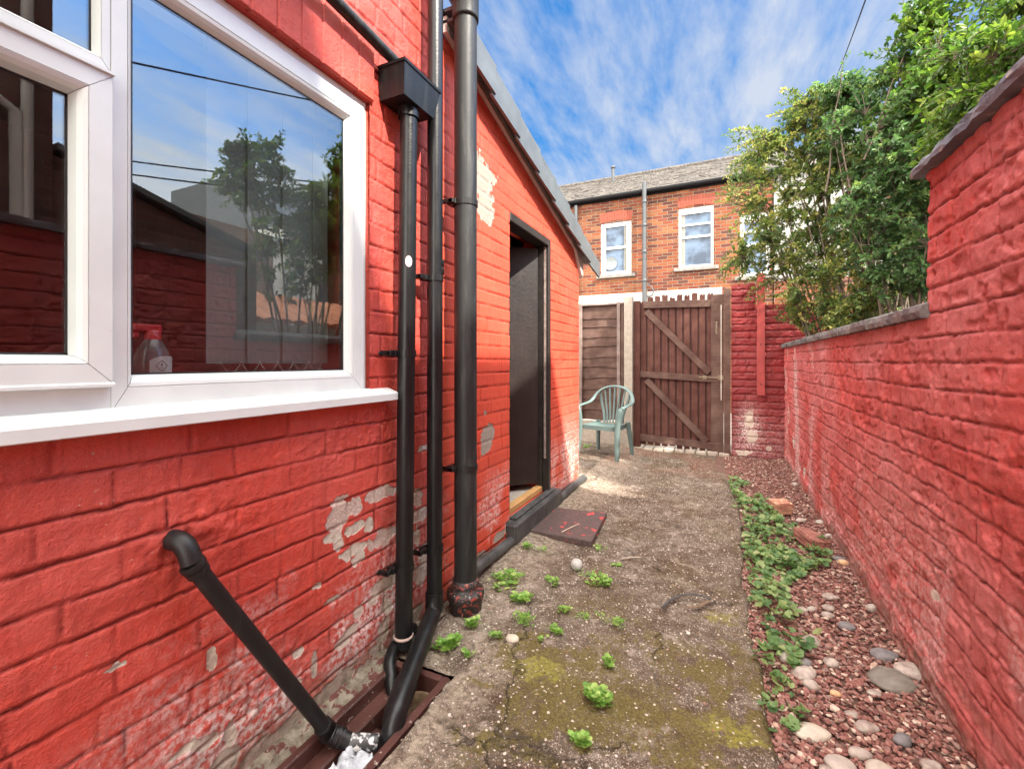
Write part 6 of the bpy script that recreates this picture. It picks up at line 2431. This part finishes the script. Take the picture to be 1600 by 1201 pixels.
# ================================================================== SHRUBS BEHIND THE YARD WALL
M_BARK = simple('shrub_bark', (0.10, 0.078, 0.055), (0.17, 0.135, 0.10), 20, 0.9, 0.003, 70)
LEAF_V = np.array([(0, 0, 0), (0.26, 0.35, 0.06), (0.20, 0.75, 0.03), (0, 1.05, -0.10), (-0.20, 0.75, 0.03), (-0.26, 0.35, 0.06), (0, 0.5, -0.02)])
LEAF_F = np.array([(0, 1, 6), (1, 2, 6), (2, 3, 6), (3, 4, 6), (4, 5, 6), (5, 0, 6)])


def shrub(name, label, base, lobes, nstem, ntwig, leaves, lsize, mat, seed, spread=0.12, long_shoots=()):
    """lobes: (centre, radii, weight). limbs rise from base, twigs fill the lobes, leaves ride on the twigs"""
    r = random.Random(seed)
    g = np.random.default_rng(seed)
    root = thing(name, label, 'shrub', base)
    wood = MB()
    nodes = []
    B = Vector(base)
    tot = sum(l[2] for l in lobes)
    stems = []
    for i in range(nstem):
        l = r.choices(lobes, [q[2] for q in lobes])[0]
        tgt = Vector(l[0]) + Vector((r.uniform(-.6, .6) * l[1][0], r.uniform(-.6, .6) * l[1][1], r.uniform(-.5, .7) * l[1][2]))
        b0 = B + Vector((r.uniform(-spread, spread), r.uniform(-spread, spread), 0))
        P = []
        n = 12
        mid = b0.lerp(tgt, 0.5) + Vector((r.uniform(-.15, .15), r.uniform(-.15, .15), 0.25))
        for k in range(n + 1):
            t = k / n
            p = (1 - t) ** 2 * b0 + 2 * t * (1 - t) * mid + t * t * tgt
            p += Vector((math.sin(t * 9 + i), math.cos(t * 8 + i * 2), 0)) * 0.018 * t
            P.append(p)
        r0 = r.uniform(0.011, 0.022)
        wood.tube(P, [r0 * (1 - 0.78 * k / n) for k in range(n + 1)], 7)
        stems.append(P)
        nodes += P[4:]
    nodes_np = np.array([tuple(p) for p in nodes])
    LP, LD, LR = [], [], []
    tw = MB()

    def twig(p0, p1, nl, w0=0.0035):
        n = 6
        sagv = Vector((r.uniform(-.05, .05), r.uniform(-.05, .05), r.uniform(-0.02, 0.08)))
        P = []
        for k in range(n + 1):
            t = k / n
            P.append(p0.lerp(p1, t) + sagv * 4 * t * (1 - t))
        tw.tube(P, [w0 * (1 - 0.7 * k / n) for k in range(n + 1)], 4, cap=False)
        tone = r.random()
        for k in range(nl):
            t = 0.25 + 0.75 * (k + r.random()) / nl
            seg = min(n - 1, int(t * n))
            p = P[seg].lerp(P[seg + 1], t * n - seg)
            d = (P[seg + 1] - P[seg]).normalized()
            side = d.cross(Vector((r.uniform(-1, 1), r.uniform(-1, 1), r.uniform(-0.3, 1)))).normalized()
            if k % 2:
                side = -side
            LP.append(tuple(p))
            LD.append(tuple((d * r.uniform(0.3, 0.9) + side * r.uniform(0.5, 1.0)).normalized()))
            LR.append(min(1, max(0, tone * 0.75 + r.uniform(-0.12, 0.37))))

    for i in range(ntwig):
        l = r.choices(lobes, [q[2] for q in lobes])[0]
        while True:
            u = Vector((r.uniform(-1, 1), r.uniform(-1, 1), r.uniform(-1, 1)))
            if u.length < 1:
                break
        u = u.normalized() * (u.length ** 0.45)
        k = 0.80 + 0.30 * math.sin(u.x * 5 + seed) * math.sin(u.z * 6 + seed * 2) + 0.16 * math.sin(u.y * 9)
        tip = Vector(l[0]) + Vector((u.x * l[1][0], u.y * l[1][1], u.z * l[1][2])) * k
        d = np.sum((nodes_np - np.array(tip)) ** 2, -1)
        near = Vector(nodes_np[int(np.argmin(d))])
        v = tip - near
        if v.length > 0.45:
            # intermediate branchlet then three twigs
            m_ = near + v * r.uniform(0.45, 0.65) + Vector((r.uniform(-.06, .06), r.uniform(-.06, .06), 0.03))
            tw.tube([near, near.lerp(m_, 0.5) + Vector((0, 0, 0.02)), m_], [0.006, 0.005, 0.0035], 5, cap=False)
            for q in range(2):
                twig(m_, tip + Vector((r.uniform(-.14, .14), r.uniform(-.14, .14), r.uniform(-.1, .14))), leaves, 0.003)
            nodes_np = np.concatenate([nodes_np, np.array([tuple(m_)])])
        else:
            twig(near, tip, leaves)
    for (a, c, nl) in long_shoots:
        a, c = Vector(a), Vector(c)
        P = [a.lerp(c, t / 10) + Vector((math.sin(t) * 0.01, 0, math.sin(t * .31) * 0.03)) for t in range(11)]
        wood.tube(P, [0.009 * (1 - 0.75 * k / 10) for k in range(11)], 6)
        for q in range(nl):
            t = 0.2 + 0.8 * q / nl
            p = a.lerp(c, t)
            twig(p, p + Vector((r.uniform(-.16, .16), r.uniform(-.16, .16), r.uniform(0.0, .18))), 12, 0.0025)
    n = len(LP)
    LP = np.array(LP)
    D = np.array(LD)
    up = np.array([0, 0, 1.0]) + g.uniform(-0.7, 0.7, (n, 3))
    Xa = np.cross(D, up)
    Xa /= np.linalg.norm(Xa, axis=1)[:, None] + 1e-9
    Za = np.cross(Xa, D)
    Rm = np.stack([Xa, D, Za], -1)
    s = g.uniform(0.65, 1.25, n) * lsize
    bv = LEAF_V[None] * s[:, None, None]
    V = np.einsum('nij,nkj->nki', Rm, bv) + LP[:, None, :]
    F = (LEAF_F[None] + (np.arange(n) * len(LEAF_V))[:, None, None]).reshape(-1, 3)
    wood.add(tw.v, tw.f, True)
    wood.build('stems', M_BARK, root)
    me = np_mesh('foliage', V.reshape(-1, 3), F, dict(rnd=np.repeat(np.array(LR), len(LEAF_V))), False)
    link('foliage', me, mat, root)
    return root


def cz(px, py, zc):
    return tuple(Vector((0, 0, EYE)) + ray(px, py) * zc)


M_PRIV = leaf_mat('privet_leaf', [(0.0, (0.04556, 0.08775, 0.02916)), (0.3, (0.09113, 0.158, 0.04212)), (0.6, (0.1823, 0.2457, 0.06156)), (0.85, (0.3281, 0.3335, 0.0972)), (1.0, (0.5468, 0.4738, 0.162))], 0.4)
M_DARKL = leaf_mat('dark_leaf', [(0.0, (0.0405, 0.08505, 0.03712)), (0.4, (0.081, 0.1607, 0.05906)), (0.8, (0.1417, 0.2552, 0.081)), (1.0, (0.2835, 0.378, 0.1181))], 0.35)
M_BRIGHT = leaf_mat('bright_leaf', [(0.0, (0.03824, 0.0836, 0.02299)), (0.4, (0.07648, 0.1463, 0.03135)), (0.75, (0.142, 0.2299, 0.0418)), (1.0, (0.2622, 0.3344, 0.07315))], 0.45, 0.4)

shrub('privet_shrub', 'broad yellowish green shrub leaning over the yard wall towards the gate', (1.15, 4.85, 0.0),
      [(cz(1205, 270, 4.5), (0.55, 0.5, 0.62), 1.2), (cz(1190, 395, 4.4), (0.42, 0.4, 0.45), 0.5), (cz(1290, 440, 4.0), (0.42, 0.5, 0.42), 0.7), (cz(1320, 300, 4.1), (0.45, 0.5, 0.60), 0.9),
       (cz(1270, 190, 4.3), (0.40, 0.45, 0.35), 0.7), (cz(1260, 490, 4.2), (0.28, 0.3, 0.18), 0.18), (cz(1340, 490, 3.7), (0.35, 0.3, 0.2), 0.45), ((1.55, 5.4, 2.75), (0.6, 0.5, 0.55), 1.0), ((0.95, 5.35, 2.3), (0.5, 0.4, 0.45), 0.7)],
      36, 2500, 20, 0.033, M_PRIV, 5)
shrub('evergreen_shrub', 'tall dark green shrub with glossy leaves behind the yard wall', (1.35, 4.1, 0.0),
      [(cz(1350, 230, 3.9), (0.45, 0.5, 0.50), 1.0), (cz(1385, 340, 3.5), (0.42, 0.45, 0.42), 1.0), (cz(1430, 250, 3.4), (0.38, 0.45, 0.5), 0.8), (cz(1330, 150, 4.0), (0.34, 0.3, 0.26), 0.5), (cz(1410, 420, 3.3), (0.30, 0.35, 0.28), 0.5), (cz(1400, 150, 3.8), (0.3, 0.35, 0.35), 0.5)],
      24, 1550, 18, 0.038, M_DARKL, 8,
      long_shoots=[(cz(1290, 300, 3.9), cz(1318, 90, 3.9), 5)])
shrub('young_tree', 'airy bright green young tree rising above the high part of the yard wall', (1.75, 3.55, 0.0),
      [(cz(1490, 130, 3.3), (0.45, 0.45, 0.42), 1.0), (cz(1570, 70, 3.2), (0.48, 0.45, 0.45), 1.1), (cz(1440, 215, 3.6), (0.32, 0.4, 0.38), 0.7), (cz(1540, 190, 3.2), (0.42, 0.4, 0.38), 0.9), (cz(1445, 40, 3.5), (0.25, 0.3, 0.36), 0.35), (cz(1560, -20, 3.3), (0.4, 0.4, 0.3), 0.5),
       ((1.5, 3.55, 2.6), (0.5, 0.45, 0.5), 1.7), ((1.65, 3.35, 2.25), (0.5, 0.5, 0.6), 0.9), ((2.1, 3.2, 3.1), (0.5, 0.45, 0.45), 1.4)],  # lobes added, mostly out of view, to keep the sun off the path
      22, 2300, 16, 0.044, M_BRIGHT, 11,
      long_shoots=[(cz(1350, 250, 3.6), cz(1455, -10, 3.6), 9)])
shrub('backlit_bush', 'low lime green bush glowing behind the shrub stems at the wall step', (1.75, 4.9, 0.0),
      [(cz(1430, 440, 4.6), (0.38, 0.35, 0.40), 1.0), (cz(1400, 330, 4.9), (0.4, 0.4, 0.5), 0.6)],
      10, 360, 16, 0.042, M_BRIGHT, 14)
# weed sprig hanging on the back wall
